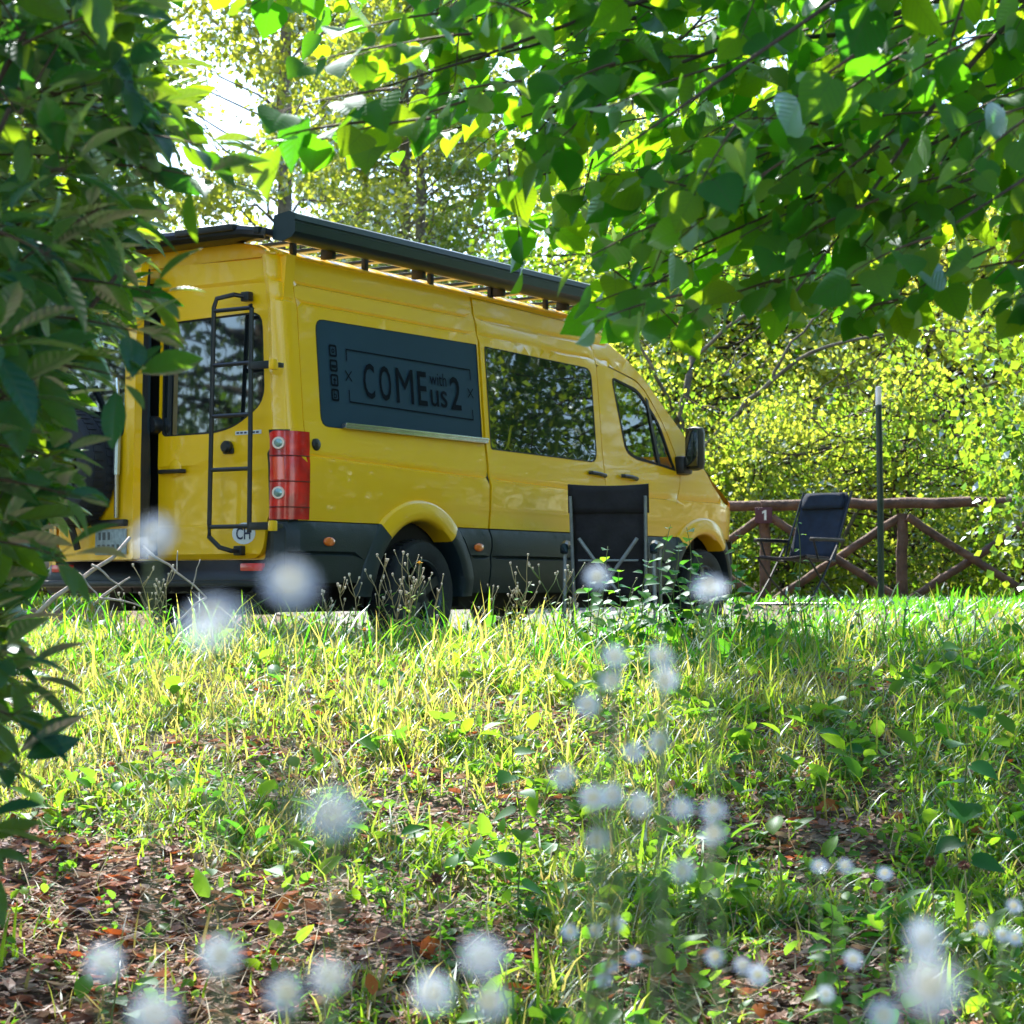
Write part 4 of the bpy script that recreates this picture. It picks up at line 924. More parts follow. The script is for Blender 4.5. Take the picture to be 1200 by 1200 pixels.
# a leaning tree with long arching boughs in front of the hazels
lt = thing('leaning_tree', 'leaning dark-stemmed tree with long bare arching boughs behind the fence', 'tree', (1.93, 23, float(gz(1.93, 23))-.1)); B0 = Vector(lt.location)
def bough(name, pts, r0, r1):
    P3 = [Vector(((u-600)/2376*y, y, .384+(690-v)/2376*y)) for u, v, y in pts]; out = []
    for i in range(len(P3)-1):
        for q in range(4):
            a, b = P3[max(i-1, 0)], P3[i]; c, d = P3[i+1], P3[min(i+2, len(P3)-1)]; t_ = q/4
            out.append(.5*((2*b)+(c-a)*t_+(2*a-5*b+4*c-d)*t_*t_+(3*b-a-3*c+d)*t_**3)+Vector(rng.normal(size=3))*.012)
    out.append(P3[-1]); MB().tube([tuple(p-B0) for p in out], r0*.62, 8, r1*.62).build(name, M['bark'], lt, True, 180)
bough('trunk', [(799, 705, 23), (793, 600, 23), (797, 500, 23), (812, 420, 23.2), (828, 330, 23.4), (838, 200, 23.6)], .11, .04)
bough('branch', [(797, 560, 23), (850, 500, 22.6), (905, 445, 22.4), (970, 405, 22.3), (1080, 385, 22.3), (1210, 392, 22.4)], .060, .015)
bough('branch', [(795, 600, 23), (870, 560, 22.4), (960, 525, 22.0), (1050, 508, 21.8), (1150, 512, 21.8)], .045, .012)
bough('branch', [(905, 445, 22.4), (930, 400, 22.4), (985, 350, 22.5), (1060, 322, 22.6)], .035, .010)
bough('branch', [(797, 500, 23), (770, 440, 22.8), (745, 395, 22.7), (735, 330, 22.7)], .045, .012)
bough('branch', [(985, 640, 21.7), (1020, 570, 21.7), (1080, 510, 21.8), (1150, 455, 21.9), (1215, 430, 22)], .040, .012)
bough('branch', [(812, 420, 23.2), (870, 370, 23), (940, 335, 23), (1000, 300, 23)], .040, .010)
for k in range(26):
    u0, v0 = 800+380*rng.random(), 420+180*rng.random(); an = -.2-.9*rng.random(); L_ = 60+80*rng.random(); y0_ = 21.6+1.0*rng.random()
    bough('twig', [(u0, v0, y0_), (u0+L_*.5*math.cos(an), v0+L_*.5*math.sin(an), y0_), (u0+L_*math.cos(an), v0+L_*math.sin(an)+14, y0_)], .014, .005)
# hazels
hl = [(-8.2, 24.5, 'hazel bush tree behind the parked white camper'), (-5.6, 26.0, 'hazel behind the left rear corner of the yellow van'), (-2.9, 25.2, 'hazel rising behind the roof rack'),
      (-.4, 26.3, 'hazel behind the sliding door side of the van'), (2.0, 24.0, 'branchy yellow-green hazel just ahead of the van bonnet'), (4.2, 25.0, 'sunlit hazel behind the lamp post'),
      (6.4, 23.8, 'hazel at the right edge behind the fence braces'), (8.6, 25.5, 'hazel outside the fence beyond the right edge'), (3.1, 28.2, 'taller hazel in the second row behind the lamp post')]
for i, (x, y, lb) in enumerate(hl): place(haz[i % 2], x, y+(2.6 if x < 1 else 4.6), lb, .88 if x < 1.0 else 1.25+.08*(i % 3))
for i in range(12):
    x = -9+1.35*i; place(shr, x+rng.normal()*.2, (21.7 if x > 1.2 else 21.2)+1.2*rng.random(), {8: 'yellow-green shrub just beyond the van nose behind the numbered fence post', 9: 'sunlit shrub behind the navy chair and left of the lamp post', 10: 'sunlit shrub behind the fence just right of the lamp post', 11: 'sunlit shrub at the right picture edge behind the crossed braces'}.get(i, 'sunlit shrub mostly hidden behind the yellow van'), (.62+.55*rng.random()), 'low shrubs behind the fence')
for i, (x, y, s_, lb) in enumerate([(11.5, 36, 1.0, 'broadleaf tree closing the view at the right edge'),
                                (-10.5, 31, .8, 'broadleaf tree behind the evergreen on the left')]): place(hzc[i % 2], x, y, lb, s_)
place(hzc[0], 4.95, 13.2, 'blue-green broadleaf tree entering at the right edge beside the fence', .60)
for i in range(9):
    x = -20+5.0*i; place(hzc[i % 2], x, 50+4*rng.random(), 'tree in the distant row that closes the view behind the poplars', (.42 if -10 < x < 3 else 1.0), 'distant tree row')
# trees around the clearing (they stand beside and behind the camera and show in the paint and glass)
for i, (x, y, s_) in enumerate([(9.5, 12.5, .95), (12.5, 17, 1.1), (9.0, 6.5, .9), (13.5, 23, 1.1), (-9.5, 8.5, 1.0), (-11, 3.0, 1.0), (-10, 15, .9), (-4.5, -7, 1.0), (5.5, -6, 1.0), (13, 9, 1.2)]):
    place(hzc[i % 2], x, y, 'tree on the edge of the clearing around the van', s_, 'trees on the edge of the clearing')

# ------------------------------------------------------------------ ground cover
def inview(x, y, m=1.12): return np.abs(x) < (.2525*y*m+.25)
def noise2(x, y): return .5+.25*hsh(x+3, y, 2.3)+.16*hsh(x, y+5, 5.1)+.12*hsh(x+9, y, 11.0)
def litterness(x, y): return np.clip(sst(6.9, 5.6, 0)*0+1.15*(1-sst(5.2, 6.1, y-.55*np.clip(-x, -2, 2)))*(.22+.78*(1-sst(-.85, -.2, x)))+.55*(hsh(x+2, y+1, 1.6) > .42), 0, 1)
def scatter(n, y0, y1, pw=1.3):
    y = y0+(y1-y0)*rng.random(n)**pw; x = (rng.random(n)*2-1)*(.2525*y*1.15+.3); return x, y
def vanclear(x, y):
    xv = (x-VX)*FW[0]+(y-VY)*FW[1]; yv = (x-VX)*LF[0]+(y-VY)*LF[1]; return ~((xv > -.3) & (xv < 5.9) & (yv > -.1) & (yv < 2.2))
def grass(name, n, y0, y1, hmul, m, dens, tall=.0, pw=1.2, wd=.0048, wide=False):
    x, y = scatter(int(n*2.2), y0, y1, pw)
    if wide: x = -7+15*rng.random(len(x)); k_ = np.abs(x) > .2525*y*1.1+.2; x, y = x[k_], y[k_]
    keep = (rng.random(len(x)) < dens(x, y)) & vanclear(x, y); x, y = x[keep][:n], y[keep][:n]; n = len(x)
    # tufts
    k = rng.random(n) < .6; x = x+np.where(k, rng.normal(size=n)*.0, 0); q = np.round(x*9)/9+.03*np.sin(np.round(y*8)*7); qy = np.round(y*8)/8+.03*np.sin(np.round(x*9)*5)
    x = np.where(k, q+rng.normal(size=n)*.022, x); y = np.where(k, qy+rng.normal(size=n)*.022, y)
    h = hmul*(.35+.9*rng.random(n)**1.5)*(.7+.6*noise2(x, y)); tallness = rng.random(n) < tall; h = np.where(tallness, h*2.1, h)
    bx = rng.normal(size=(n, 2)); bx = nrm(bx); bend = h*(.15+.85*rng.random(n)); w_ = wd*(.6+.8*rng.random(n))*(1+h*2)
    z0 = gz(x, y)-.005; V = np.zeros((n, 7, 3)); px = np.stack([-bx[:, 1], bx[:, 0]], 1)
    for i, (t, ww) in enumerate(((0, .7), (.38, 1.0), (.72, .7))):
        cx = x+bx[:, 0]*bend*t*t; cy_ = y+bx[:, 1]*bend*t*t; cz = z0+h*(t-.25*t*t*(bend/h))
        for s_, c_ in ((-1, 0), (1, 1)):
            V[:, i*2+c_, 0] = cx+s_*px[:, 0]*w_*ww; V[:, i*2+c_, 1] = cy_+s_*px[:, 1]*w_*ww; V[:, i*2+c_, 2] = cz
    V[:, 6, 0] = x+bx[:, 0]*bend; V[:, 6, 1] = y+bx[:, 1]*bend; V[:, 6, 2] = z0+h*(1-.25*(bend/h))
    tf = [(0, 1, 3, 2), (2, 3, 5, 4), (4, 5, 6)]
    tl = np.array([4, 4, 3]); lv = np.array([i for f in tf for i in f]); me = bpy.data.meshes.new(name); me.vertices.add(n*7); me.vertices.foreach_set('co', V.astype(np.float32).ravel())
    L = (lv[None]+(np.arange(n)*7)[:, None]).ravel(); me.loops.add(len(L)); me.loops.foreach_set('vertex_index', L.astype(np.int32)); tot = np.tile(tl, n)
    me.polygons.add(len(tot)); me.polygons.foreach_set('loop_start', np.concatenate([[0], np.cumsum(tot)[:-1]]).astype(np.int32)); me.polygons.foreach_set('loop_total', tot.astype(np.int32))
    me.polygons.foreach_set('use_smooth', np.ones(len(tot), bool)); at = me.attributes.new('rnd', 'FLOAT', 'POINT')
    patchc = np.clip(noise2(x*1.3+4, y*1.3)*.9-.20-.20*sst(-.3, .9, x)+.22*rng.normal(size=n), 0.01, .99); at.data.foreach_set('value', np.repeat(patchc, 7).astype(np.float32))  # greener to the right, where shade is put into the blade colour
    me.update(calc_edges=True); me.validate(); me.materials.append(m); o = link(bpy.data.objects.new(name, me)); return o
dg1 = lambda x, y: np.clip(sst(.36, .68, noise2(x, y)+.10*sst(6, 9, y))*(1-.97*litterness(x, y))+.02, 0.0, 1)
dg2 = lambda x, y: np.clip(sst(6.0, 8.5, y)*(.12+sst(.42, .66, noise2(x+2, y))), 0.0, 1)
tag(grass('grass', 105000, 3.3, 11.6, .070, M['grass'], dg1, .10, 1.0, .0030), 'short green meadow grass covering the slope', 'grass', kind='stuff')
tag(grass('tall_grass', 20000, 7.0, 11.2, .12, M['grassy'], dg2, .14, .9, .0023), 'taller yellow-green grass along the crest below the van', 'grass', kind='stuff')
tag(grass('crest_grass', 7500, 8.9, 10.5, .125, M['grass'], lambda x, y: .25+.6*noise2(x+1, y)*(1-.6*sst(1.2, 2.2, x)), .22, 1.0, .0030), 'long grass on the crest in front of the wheels', 'grass', kind='stuff')
tag(grass('outer_grass', 60000, 1.5, 17, .085, M['grass'], lambda x, y: .25+.75*noise2(x, y), .08, .9, .005, True), 'meadow grass to either side of the slope', 'grass', kind='stuff')
tag(grass('far_grass', 26000, 10.8, 22, .09, M['grass'], lambda x, y: .5+.5*noise2(x, y), .05, 1.0, .006), 'grass on the level ground around the van and fence', 'grass', kind='stuff')
# broad-leaved ground weeds in rosettes
def rosettes(name, n, y0, y1, size, m, dens, h=.05, k=7, tp='oval', label=''):
    x, y = scatter(int(n*2.5), y0, y1, 1.1); keep = (rng.random(len(x)) < dens(x, y)) & vanclear(x, y); x, y = x[keep][:n], y[keep][:n]; n = len(x)
    X = np.repeat(x, k)+rng.normal(size=n*k)*size*.7; Y_ = np.repeat(y, k)+rng.normal(size=n*k)*size*.7; hh = h*rng.random(n*k)*np.repeat(.5+rng.random(n), k)
    an = rng.random(n*k)*2*math.pi; el = .15+.9*rng.random(n*k); ax = np.stack([np.cos(an)*np.cos(el), np.sin(an)*np.cos(el), np.sin(el)], 1)
    F_ = frames(ax, np.array([0, 0, 1.0])+rng.normal(size=(n*k, 3))*.35); T_ = np.stack([X, Y_, gz(X, Y_)+hh], 1)
    return batch(name, leaf_tpl(tp), T_, F_, size*(.5+.9*rng.random(n*k)), m, None, 'stuff', True, rnd=np.clip(np.repeat(rng.random(n), k)*.8+.2*rng.random(n*k), 0, .99))
tag(rosettes('ground_weeds', 2700, 3.6, 11.5, .036, M['weed'], lambda x, y: np.clip((.25+noise2(x+5, y))*(1-.85*litterness(x, y))*(.6+.5*sst(-1, 1.2, x)), 0, 1)), 'low broad-leaved weeds spread over the meadow', 'weeds')
tag(rosettes('leafy_weeds', 420, 3.8, 10.5, .075, M['weed'], lambda x, y: np.clip(noise2(x+1, y+7)*(1-.7*litterness(x, y))*(.5+.6*sst(-.6, .8, x)), 0, 1), .10, 6), 'larger leafy weeds standing among the grass', 'weeds')
tag(rosettes('clover', 2600, 3.6, 11.5, .018, M['weed'], lambda x, y: (.3+.7*noise2(x+8, y+2))*(1-.8*litterness(x, y)), .05, 9, 'small'), 'clover-sized small leaves between the grass blades', 'clover')
# fallen leaves
def litter(name, n, y0, y1, size, m, dens):
    x, y = scatter(int(n*3), y0, y1, 1.1); keep = rng.random(len(x)) < dens(x, y); x, y = x[keep][:n], y[keep][:n]; n = len(x)
    an = rng.random(n)*2*math.pi; el = rng.normal(size=n)*.14; ax = np.stack([np.cos(an)*np.cos(el), np.sin(an)*np.cos(el), np.sin(el)], 1)
    F_ = frames(ax, np.array([0, 0, 1.0])+rng.normal(size=(n, 3))*.30); T_ = np.stack([x, y, gz(x, y)+.004+.018*rng.random(n)], 1)
    tv = np.array([(0, 0, 0), (-.22, .25, .10), (0, .28, 0), (.22, .25, .12), (-.26, .62, .14), (0, .62, .03), (.25, .62, .10), (0, 1, .16)]); tf = [(0, 2, 1), (0, 3, 2), (1, 2, 5, 4), (2, 3, 6, 5), (4, 5, 7), (5, 6, 7)]
    return batch(name, (tv, tf, None), T_, F_, size*(.45+.9*rng.random(n)**1.5), m, None, 'stuff', False)
tag(litter('leaf_litter', 22000, 3.4, 9.5, .056, M['litter'], lambda x, y: np.clip(.14+.95*litterness(x, y)+.3*(noise2(x, y) < .4), 0, 1)), 'dry brown and mauve leaf litter over the bare soil', 'leaves')
tag(litter('fine_litter', 30000, 3.4, 10.5, .020, M['litter'], lambda x, y: .45+.55*litterness(x, y)), 'crumbled dry leaf bits and straw on the soil', 'leaves')
n_s = 9000; xs_, ys_ = scatter(n_s, 3.6, 11.0, 1.1); an_ = rng.random(n_s)*6.283; el_ = np.abs(rng.normal(size=n_s))*.35
ax_ = np.stack([np.cos(an_)*np.cos(el_), np.sin(an_)*np.cos(el_), np.sin(el_)], 1)
tag(batch('dry_straw', (np.array([(-.5, 0, 0), (.5, 0, 0), (.4, .5, .04), (-.4, .5, .04), (0, 1, 0)]), [(0, 1, 2, 3), (3, 2, 4)], None), np.stack([xs_, ys_, gz(xs_, ys_)+.01+.05*rng.random(n_s)], 1), frames(ax_, np.tile([0, 0, 1.0], (n_s, 1)))*np.stack([.0026+.0014*rng.random(n_s), .06+.14*rng.random(n_s), np.full(n_s, .1)], 1)[:, None, :], np.ones(n_s), M['straw'], None, None, False), 'bleached dead grass stalks lying tangled through the meadow', 'straw', kind='stuff')
# larger single fallen leaves, each an object
fl = batch('fallen_leaf', leaf_tpl('oval'), np.zeros((1, 3)), np.eye(3)[None], np.ones(1), M['rust'], None, rnd=np.zeros(1), link_it=False).data
for i in range(90):
    y = 4.6+3.4*rng.random()**1.4; x = (rng.random()*2-1)*.25*y
    if rng.random() > float(litterness(x, y))+.22: continue
    o = bpy.data.objects.new('fallen_leaf', fl); link(o); o.location = (x, y, float(gz(x, y))+.025); o.rotation_euler = (rng.normal()*.5, rng.normal()*.5, rng.random()*6.28); o.scale = (.06+.04*rng.random(),)*3; o.scale.x *= 1.3
    tag(o, 'curled rust-orange fallen leaf lying on the litter of the slope', 'leaf', 'rust-orange fallen leaves')
o = bpy.data.objects.new('fallen_leaf', fl); link(o); o.location = (-.354, 5.2, float(gz(-.354, 5.2))+.05); o.scale = (.06,)*3; o.rotation_euler = (1.2, 0, .4)
tag(o, 'small bright red leaf upright in the grass left of the front centre', 'leaf')

# ------------------------------------------------------------------ single plants
def flower_head(parent, c, r, face, big=True):
    c = Vector(c); f = Vector(face).normalized(); a = f.orthogonal().normalized(); b = f.cross(a); n = 34; vs = []; fs = []
    for j in range(n):
        t = 2*math.pi*j/n+random.uniform(-.05, .05); w_ = .105; L = r*random.uniform(.9, 1.05); up = random.uniform(-.10, .12)
        def q(rad, da, h): return c+(a*math.cos(t+da)+b*math.sin(t+da))*rad+f*h
        up += (.0 if j % 2 else .12); k = len(vs); vs += [q(r*.25, -.06, 0), q(r*.25, .06, 0), q(r*.75, w_, r*up*.5), q(L, .03, r*up), q(L, -.03, r*up), q(r*.75, -w_, r*up*.5)]; fs += [(k, k+1, k+2, k+5), (k+5, k+2, k+3, k+4)]
    h = obj('flower_head', vs, fs, M['petal'], parent, False)
    d = MB(); ring = []
    for (rr, hh) in ((.001, .20), (.16, .18), (.28, .08), (.32, -.05)):
        for j in range(12): t = 2*math.pi*j/12; ring.append(c+(a*math.cos(t)+b*math.sin(t))*rr*r+f*hh*r)
    d.add(ring, [(i*12+j, i*12+(j+1) % 12, (i+1)*12+(j+1) % 12, (i+1)*12+j) for i in range(3) for j in range(12)]); d.build('flower_disc', M['yellowdisc'], h, True, 180)
DAISY = [
    ([(-0.171, 0.967, 0.409)], "lone blurred daisy in front of the van's ajar rear door"),
    ([(-0.087, 0.796, 0.386)], "large blurred daisy in front of the rear bumper corner below the tail lamp"),
    ([(-0.1, 0.677, 0.373)], "largest blurred daisy, below the rear step of the van"),
    ([(-0.07, 0.796, 0.296)], "big lone blurred daisy over the middle left of the meadow"),
    ([(-0.225, 1.128, 0.178)], "blurred daisy over the brown litter, lowest row, leftmost"),
    ([(-0.161, 1.128, 0.182)], "blurred daisy over the brown litter, second from the left in the lowest row"),
    ([(-0.12, 1.083, 0.17), (-0.1, 1.113, 0.173)], "pair of overlapping blurred daisies at the bottom, the right one showing its yellow centre"),
    ([(-0.148, 0.846, 0.208)], "pale blurred daisy cut by the bottom edge on the left"),
    ([(-0.014, 0.967, 0.21)], "blurred daisy near the bottom, just left of centre, above a pair"),
    ([(-0.042, 1.083, 0.17), (-0.012, 1.113, 0.159)], "pair of blurred daisies at the bottom edge left of centre"),
    ([(0.071, 1.693, 0.394)], "small blurred daisy in front of the black camp chair"),
    ([(0.132, 1.354, 0.385)], "blurred daisy in front of the van's front wheel"),
    ([(0.087, 1.721, 0.327), (0.085, 1.751, 0.305), (0.064, 1.721, 0.286)], "daisy plant with three blurred heads in a slanting row below the camp chair"),
    ([(0.121, 1.651, 0.329), (0.127, 1.681, 0.309)], "daisy plant, two blurred heads one above the other, right of the slanting three"),
    ([(0.132, 1.83, 0.246), (0.111, 1.86, 0.235)], "daisy plant with two blurred heads side by side over the grass right of centre"),
    ([(0.045, 1.782, 0.22)], "blurred daisy with a clear yellow centre right of centre"),
    ([(0.067, 1.693, 0.211), (0.085, 1.723, 0.21), (0.106, 1.693, 0.205), (0.072, 1.723, 0.172)], "daisy plant with four crowded blurred heads right of centre"),
    ([(0.14, 1.682, 0.203), (0.169, 1.712, 0.198), (0.166, 1.682, 0.182), (0.143, 1.712, 0.148)], "daisy plant with four blurred heads right of the crowded cluster"),
    ([(0.072, 2.539, -0.042), (0.104, 2.569, -0.045), (0.129, 2.539, -0.032)], "daisy plant with three small heads low in the picture right of centre"),
    ([(0.158, 2.66, -0.095), (0.129, 2.69, -0.112), (0.12, 2.66, -0.125)], "daisy plant with three tiny heads below the small trio"),
    ([(0.371, 2.462, 0.05), (0.407, 2.492, 0.046)], "daisy plant with two small heads side by side before the tuft of bright grass"),
    ([(0.217, 2.184, -0.009), (0.25, 2.214, -0.024), (0.263, 2.184, -0.028)], "daisy plant with three small heads near the bottom, two of them touching"),
    ([(0.39, 2.334, -0.039), (0.363, 2.364, -0.084)], "daisy plant with two small heads at the bottom right, one above the other"),
    ([(0.246, 1.354, 0.102)], "blurred daisy cut by the bottom edge right of centre"),
    ([(0.228, 1.128, 0.191), (0.154, 0.752, 0.238)], "daisy plant with two very large blurred heads at the bottom right"),
    ([(0.642, 2.792, -0.08), (0.678, 2.822, -0.093), (0.688, 2.792, -0.093), (0.694, 2.822, -0.054)], "daisy plant with four small heads at the lower right edge"),
    ([(0.53, 2.9, -0.02)], "tiny distant daisy head above the two large ones at the lower right"),
]
for hs, lb in DAISY:
    hs = [tuple((np.array(q)-(0, 0, .384))*.72+(0, 0, .384)) for q in hs]
    hx, hy, hz = hs[0]; bx, by = hx+random.uniform(-.05, .05), hy+random.uniform(-.02, .10); b0 = float(gz(bx, by)); t = thing('daisy_plant', lb, 'daisy', (bx, by, b0)); t0 = Vector((bx, by, b0))
    for i, h_ in enumerate(hs):
        if i == 0: pts = [t0, t0.lerp(Vector(h_), .5)+Vector((.01, .01, 0)), Vector(h_)-Vector((0, 0, .002))]; main = pts
        else: s0 = main[0].lerp(main[2], .86); pts = [s0, s0.lerp(Vector(h_), .6)+Vector((0, 0, -.006)), Vector(h_)-Vector((0, 0, .002))]
        MB().tube([tuple(p-t0) for p in pts], .0013, 6, .0008).build('stem', M['stem'], t, True, 180)
        flower_head(t, Vector(h_)-t0, .0078*random.uniform(.92, 1.08), (random.uniform(-.3, .3), -.8, random.uniform(.3, .9)))
    lv = []
    for k in range(5):
        q = .15+.13*k; p = main[0].lerp(main[2], q)-t0; lv.append(p)
    A = np.array([(math.cos(k*2.4), math.sin(k*2.4), .5) for k in range(5)]); batch('leaf', leaf_tpl('laurel'), np.array(lv), frames(A, np.tile([0, 0, 1.0], (5, 1))), np.full(5, .05), M['weed'], t, 'stuff')
def weed_stem(x, y, h, lean, label, group=None, flower=0, green=False, seed=0, leaves=0, ls=.05, base=0):
    r_ = random.Random(seed*31+int(abs(x)*100)); z0 = float(gz(x, y))+base; t = thing('wild_stem' if not leaves else 'leafy_plant', label, 'weed' if not leaves else 'plant', (x, y, z0), 0, group)
    sm = M['stem'] if green else M['drystem']; pts = [(lean*q*q*h+.008*math.sin(q*9+seed), .02*math.sin(q*5), h*q) for q in np.linspace(0, 1, 8)]; sb = MB().tube(pts, .0032, 6, .0016); sb.build('stem', sm, t, True, 180)
    hd = []; nb = r_.randint(3, 6) if not leaves else 0
    for k in range(nb):
        q = r_.uniform(.35, .9); i = min(6, int(q*7)); p = Vector(pts[i]).lerp(Vector(pts[i+1]), q*7-i); a = r_.uniform(0, 6.28); L = h*r_.uniform(.12, .32)
        e = p+Vector((math.cos(a)*.55, math.sin(a)*.35, .85))*L; MB().tube([tuple(p), tuple(p.lerp(e, .5)+Vector((math.cos(a), 0, 0))*L*.08), tuple(e)], .002, 5, .0011).build('side_stem', sm, t, True, 180); hd.append(e)
    hd.append(Vector(pts[-1])) if not leaves else None
    for k, e in enumerate(hd):
        s = r_.uniform(.0035, .0075); fy = flower and k == len(hd)-1
        o = MB().lathe([(.001, -s), (s*.6, -s*.6), (s*.75, .2*s), (s*.9, s*1.1), (s*.5, s*1.4), (.001, s*1.5)], 'Z', tuple(e), 8, False).build('seed_head', M['flowery'] if fy else M['seed'], t, True, 180)
        if fy:
            n_ = 12; A = np.array([(math.cos(6.28*j/n_), math.sin(6.28*j/n_), .35) for j in range(n_)]); batch('flower_petals', leaf_tpl('oval'), np.tile(np.array(e), (n_, 1)), frames(A, np.tile([0, 0, 1.0], (n_, 1))), np.full(n_, .018), M['flowery'], t)
    if leaves:
        one = batch('leaf', leaf_tpl('oval' if ls < .08 else 'linden'), np.zeros((1, 3)), np.eye(3)[None], np.ones(1), M['weed'], None, rnd=np.zeros(1), link_it=False).data
        for k in range(leaves):
            q = .15+.85*(k+.5)/leaves; i = min(6, int(q*7)); p = Vector(pts[i]).lerp(Vector(pts[i+1]), q*7-i); a = (k % 2)*math.pi+(k//2)*1.3+r_.uniform(-.4, .4); s = ls*(1.15-.6*q)*r_.uniform(.8, 1.2)
            ax = np.array([[math.cos(a), math.sin(a), r_.uniform(-.3, .35)]]); F_ = frames(ax, np.array([[r_.uniform(-.3, .3), -.35, 1.0]]))[0]
            o = bpy.data.objects.new('leaf', one); o.location = p+Vector(ax[0])*.012; o.rotation_mode = 'QUATERNION'; o.rotation_quaternion = Matrix(F_.tolist()).to_quaternion(); o.scale = (s,)*3; link(o, t)
    elif green or r_.random() < .8:
        n_ = 9; A = nrm(np.array([(math.cos(k*2.4), math.sin(k*2.4), .9) for k in range(n_)])); Pq = np.array([Vector(pts[min(6, int(q*6))]) for q in np.linspace(.05, .7, n_)])
        batch('stem_leaves', leaf_tpl('oval'), Pq, frames(A, np.tile([0, 0, 1.0], (n_, 1))), np.full(n_, .032), M['weed'] if green else M['grass'], t, 'stuff')
    return t
k = 0
for (u, top, n_, sp, gl) in [(395, 665, 4, 25, 'below the rear bumper corner'), (470, 650, 9, 40, 'in front of the rear wheel'), (565, 690, 4, 30, 'in front of the gap between the wheels'), (635, 655, 7, 28, 'left of the camp chair'), (170, 660, 5, 30, 'below the ajar rear door')]:
    for i in range(n_):
        y = 9.4+.6*random.random(); x = (u+random.uniform(-sp, sp)-600)/2376*y; z1 = .384-(top+random.uniform(-8, 38)-690)/2376*y; h = z1-float(gz(x, y)); k += 1
        weed_stem(x, y, max(.16, h), random.uniform(-.35, .35), 'dry branching weed stem with pale seed heads '+gl, 'dry weed stems '+gl, seed=k, green=(k % 4 == 0))
for i in range(18):
    u = 600+32*i+random.uniform(-14, 14); y = 9.3+.8*random.random(); x = (u-600)/2376*y; h = .384-(random.uniform(672, 712)-690)/2376*y-float(gz(x, y))
    weed_stem(x, y, max(.15, h), random.uniform(-.3, .3), 'thin weed stalk on the crest between the camp chair and the lamp post', 'weed stalks along the crest', seed=200+i, green=(i % 2 == 0), leaves=(9 if i % 3 == 0 else 0), ls=.05)
weed_stem(-.485, 9.6, .42, .12, 'weed stem with one yellow flower in front of the rear wheel', flower=1, seed=51); weed_stem(-.66, 9.0, .16, .1, 'short stem with a yellow-orange flower in the grass below the rear wheel', flower=1, seed=52, green=True)
for i, (u, top) in enumerate([(700, 640), (725, 668), (748, 655), (770, 615), (790, 635), (812, 618), (835, 650), (858, 625), (690, 680), (880, 668), (742, 690), (826, 680), (800, 665)]):
    y = 9.5+.5*random.random(); x = (u-600)/2376*y; h = .384-(top-690)/2376*y-float(gz(x, y))
    weed_stem(x, y, h, random.uniform(-.2, .2), 'nettle-like leafy stem in the clump right of the camp chair' if i % 2 else 'pale leafy stem rising from the clump before the front wheel', 'leafy stems between chair and front wheel' if i % 2 else 'pale leafy stems before the front wheel', seed=90+i, green=True, leaves=14, ls=.085)
weed_stem(1.361, 9.5, .64, -.05, 'tall pale stem with a few leaves in front of the navy camp chair', seed=120, green=True, leaves=9, ls=.055)
weed_stem(1.345, 6.0, .80, -.02, 'tall leafy sapling standing in the meadow at the right', seed=121, green=True, leaves=12, ls=.105)
weed_stem(1.18, 7.2, .42, .05, 'smaller leafy sapling behind the tall one at the right', seed=122, green=True, leaves=8, ls=.09)
weed_stem(.025, 5.8, .56, -.04, 'young broad-leaved sapling in the middle of the meadow', seed=123, green=True, leaves=9, ls=.10)
weed_stem(.24, 4.6, .34, .10, 'leafy weed among the daisies near the bottom centre', seed=124, green=True, leaves=12, ls=.075)
weed_stem(.80, 5.0, .30, -.10, 'leafy weed at the lower right behind the small daisies', seed=125, green=True, leaves=12, ls=.075)
weed_stem(-.92, 4.7, .34, .05, 'thin green stalk over the brown litter at the lower left', seed=126, green=True, leaves=7, ls=.03)
for (x, y, z, lb) in [(-.195, 5.3, -.368, 'dark brown burr head on a thin stalk at the bottom centre'), (1.128, 5.5, -.351, 'brown burr head, left of two at the lower right'), (1.22, 5.5, -.36, 'brown burr head, right of two at the lower right')]:
    z0 = float(gz(x, y)); t = thing('burr_plant', lb, 'plant', (x, y, z0)); MB().tube([(0, 0, 0), (.01, 0, (z-z0)/2), (0, 0, z-z0)], .0022, 6).build('stem', M['drystem'], t)
    vs = []; fs = []; c = Vector((0, 0, z-z0))
    for j in range(150):
        d = Vector(runit(1)[0]); a = d.orthogonal()*.0016; kk = len(vs); vs += [c+d*.006-a, c+d*.006+a, c+d*.019]; fs.append((kk, kk+1, kk+2))
    obj('seed_head', vs, fs, M['thistle'], t, False)
# bleached dead branch by the rear door
t = thing('dead_branch', 'bleached bare dead branch propped in the grass by the ajar rear door', 'branch', (-2.15, 9.5, float(gz(-2.15, 9.5))))
def db(a, b, r0, r1): MB().tube(curve_pts(a, b, .01, 5, .02), r0, 7, r1).build('twig', M['drytwig'], t, True, 180)
db((-.08, 0, .18), (.35, .05, .55), .013, .008); db((.12, 0, .38), (.22, -.02, .26), .006, .003); db((.18, 0, .42), (.33, 0, .30), .007, .003); db((.20, .02, .24), (.36, 0, .36), .008, .004); db((.22, 0, .26), (.42, .02, .22), .007, .003)
t = thing('dead_twig', 'forked dry twig with dead buds leaning right of the number plate', 'branch', (-1.55, 9.5, float(gz(-1.55, 9.5)))); db((-.18, 0, .50), (.12, 0, .26), .007, .004); db((-.02, 0, .38), (-.02, .02, .48), .004, .002); db((.12, 0, .26), (-.15, 0, .03), .006, .004); db((.05, 0, .30), (.09, 0, .44), .004, .002)

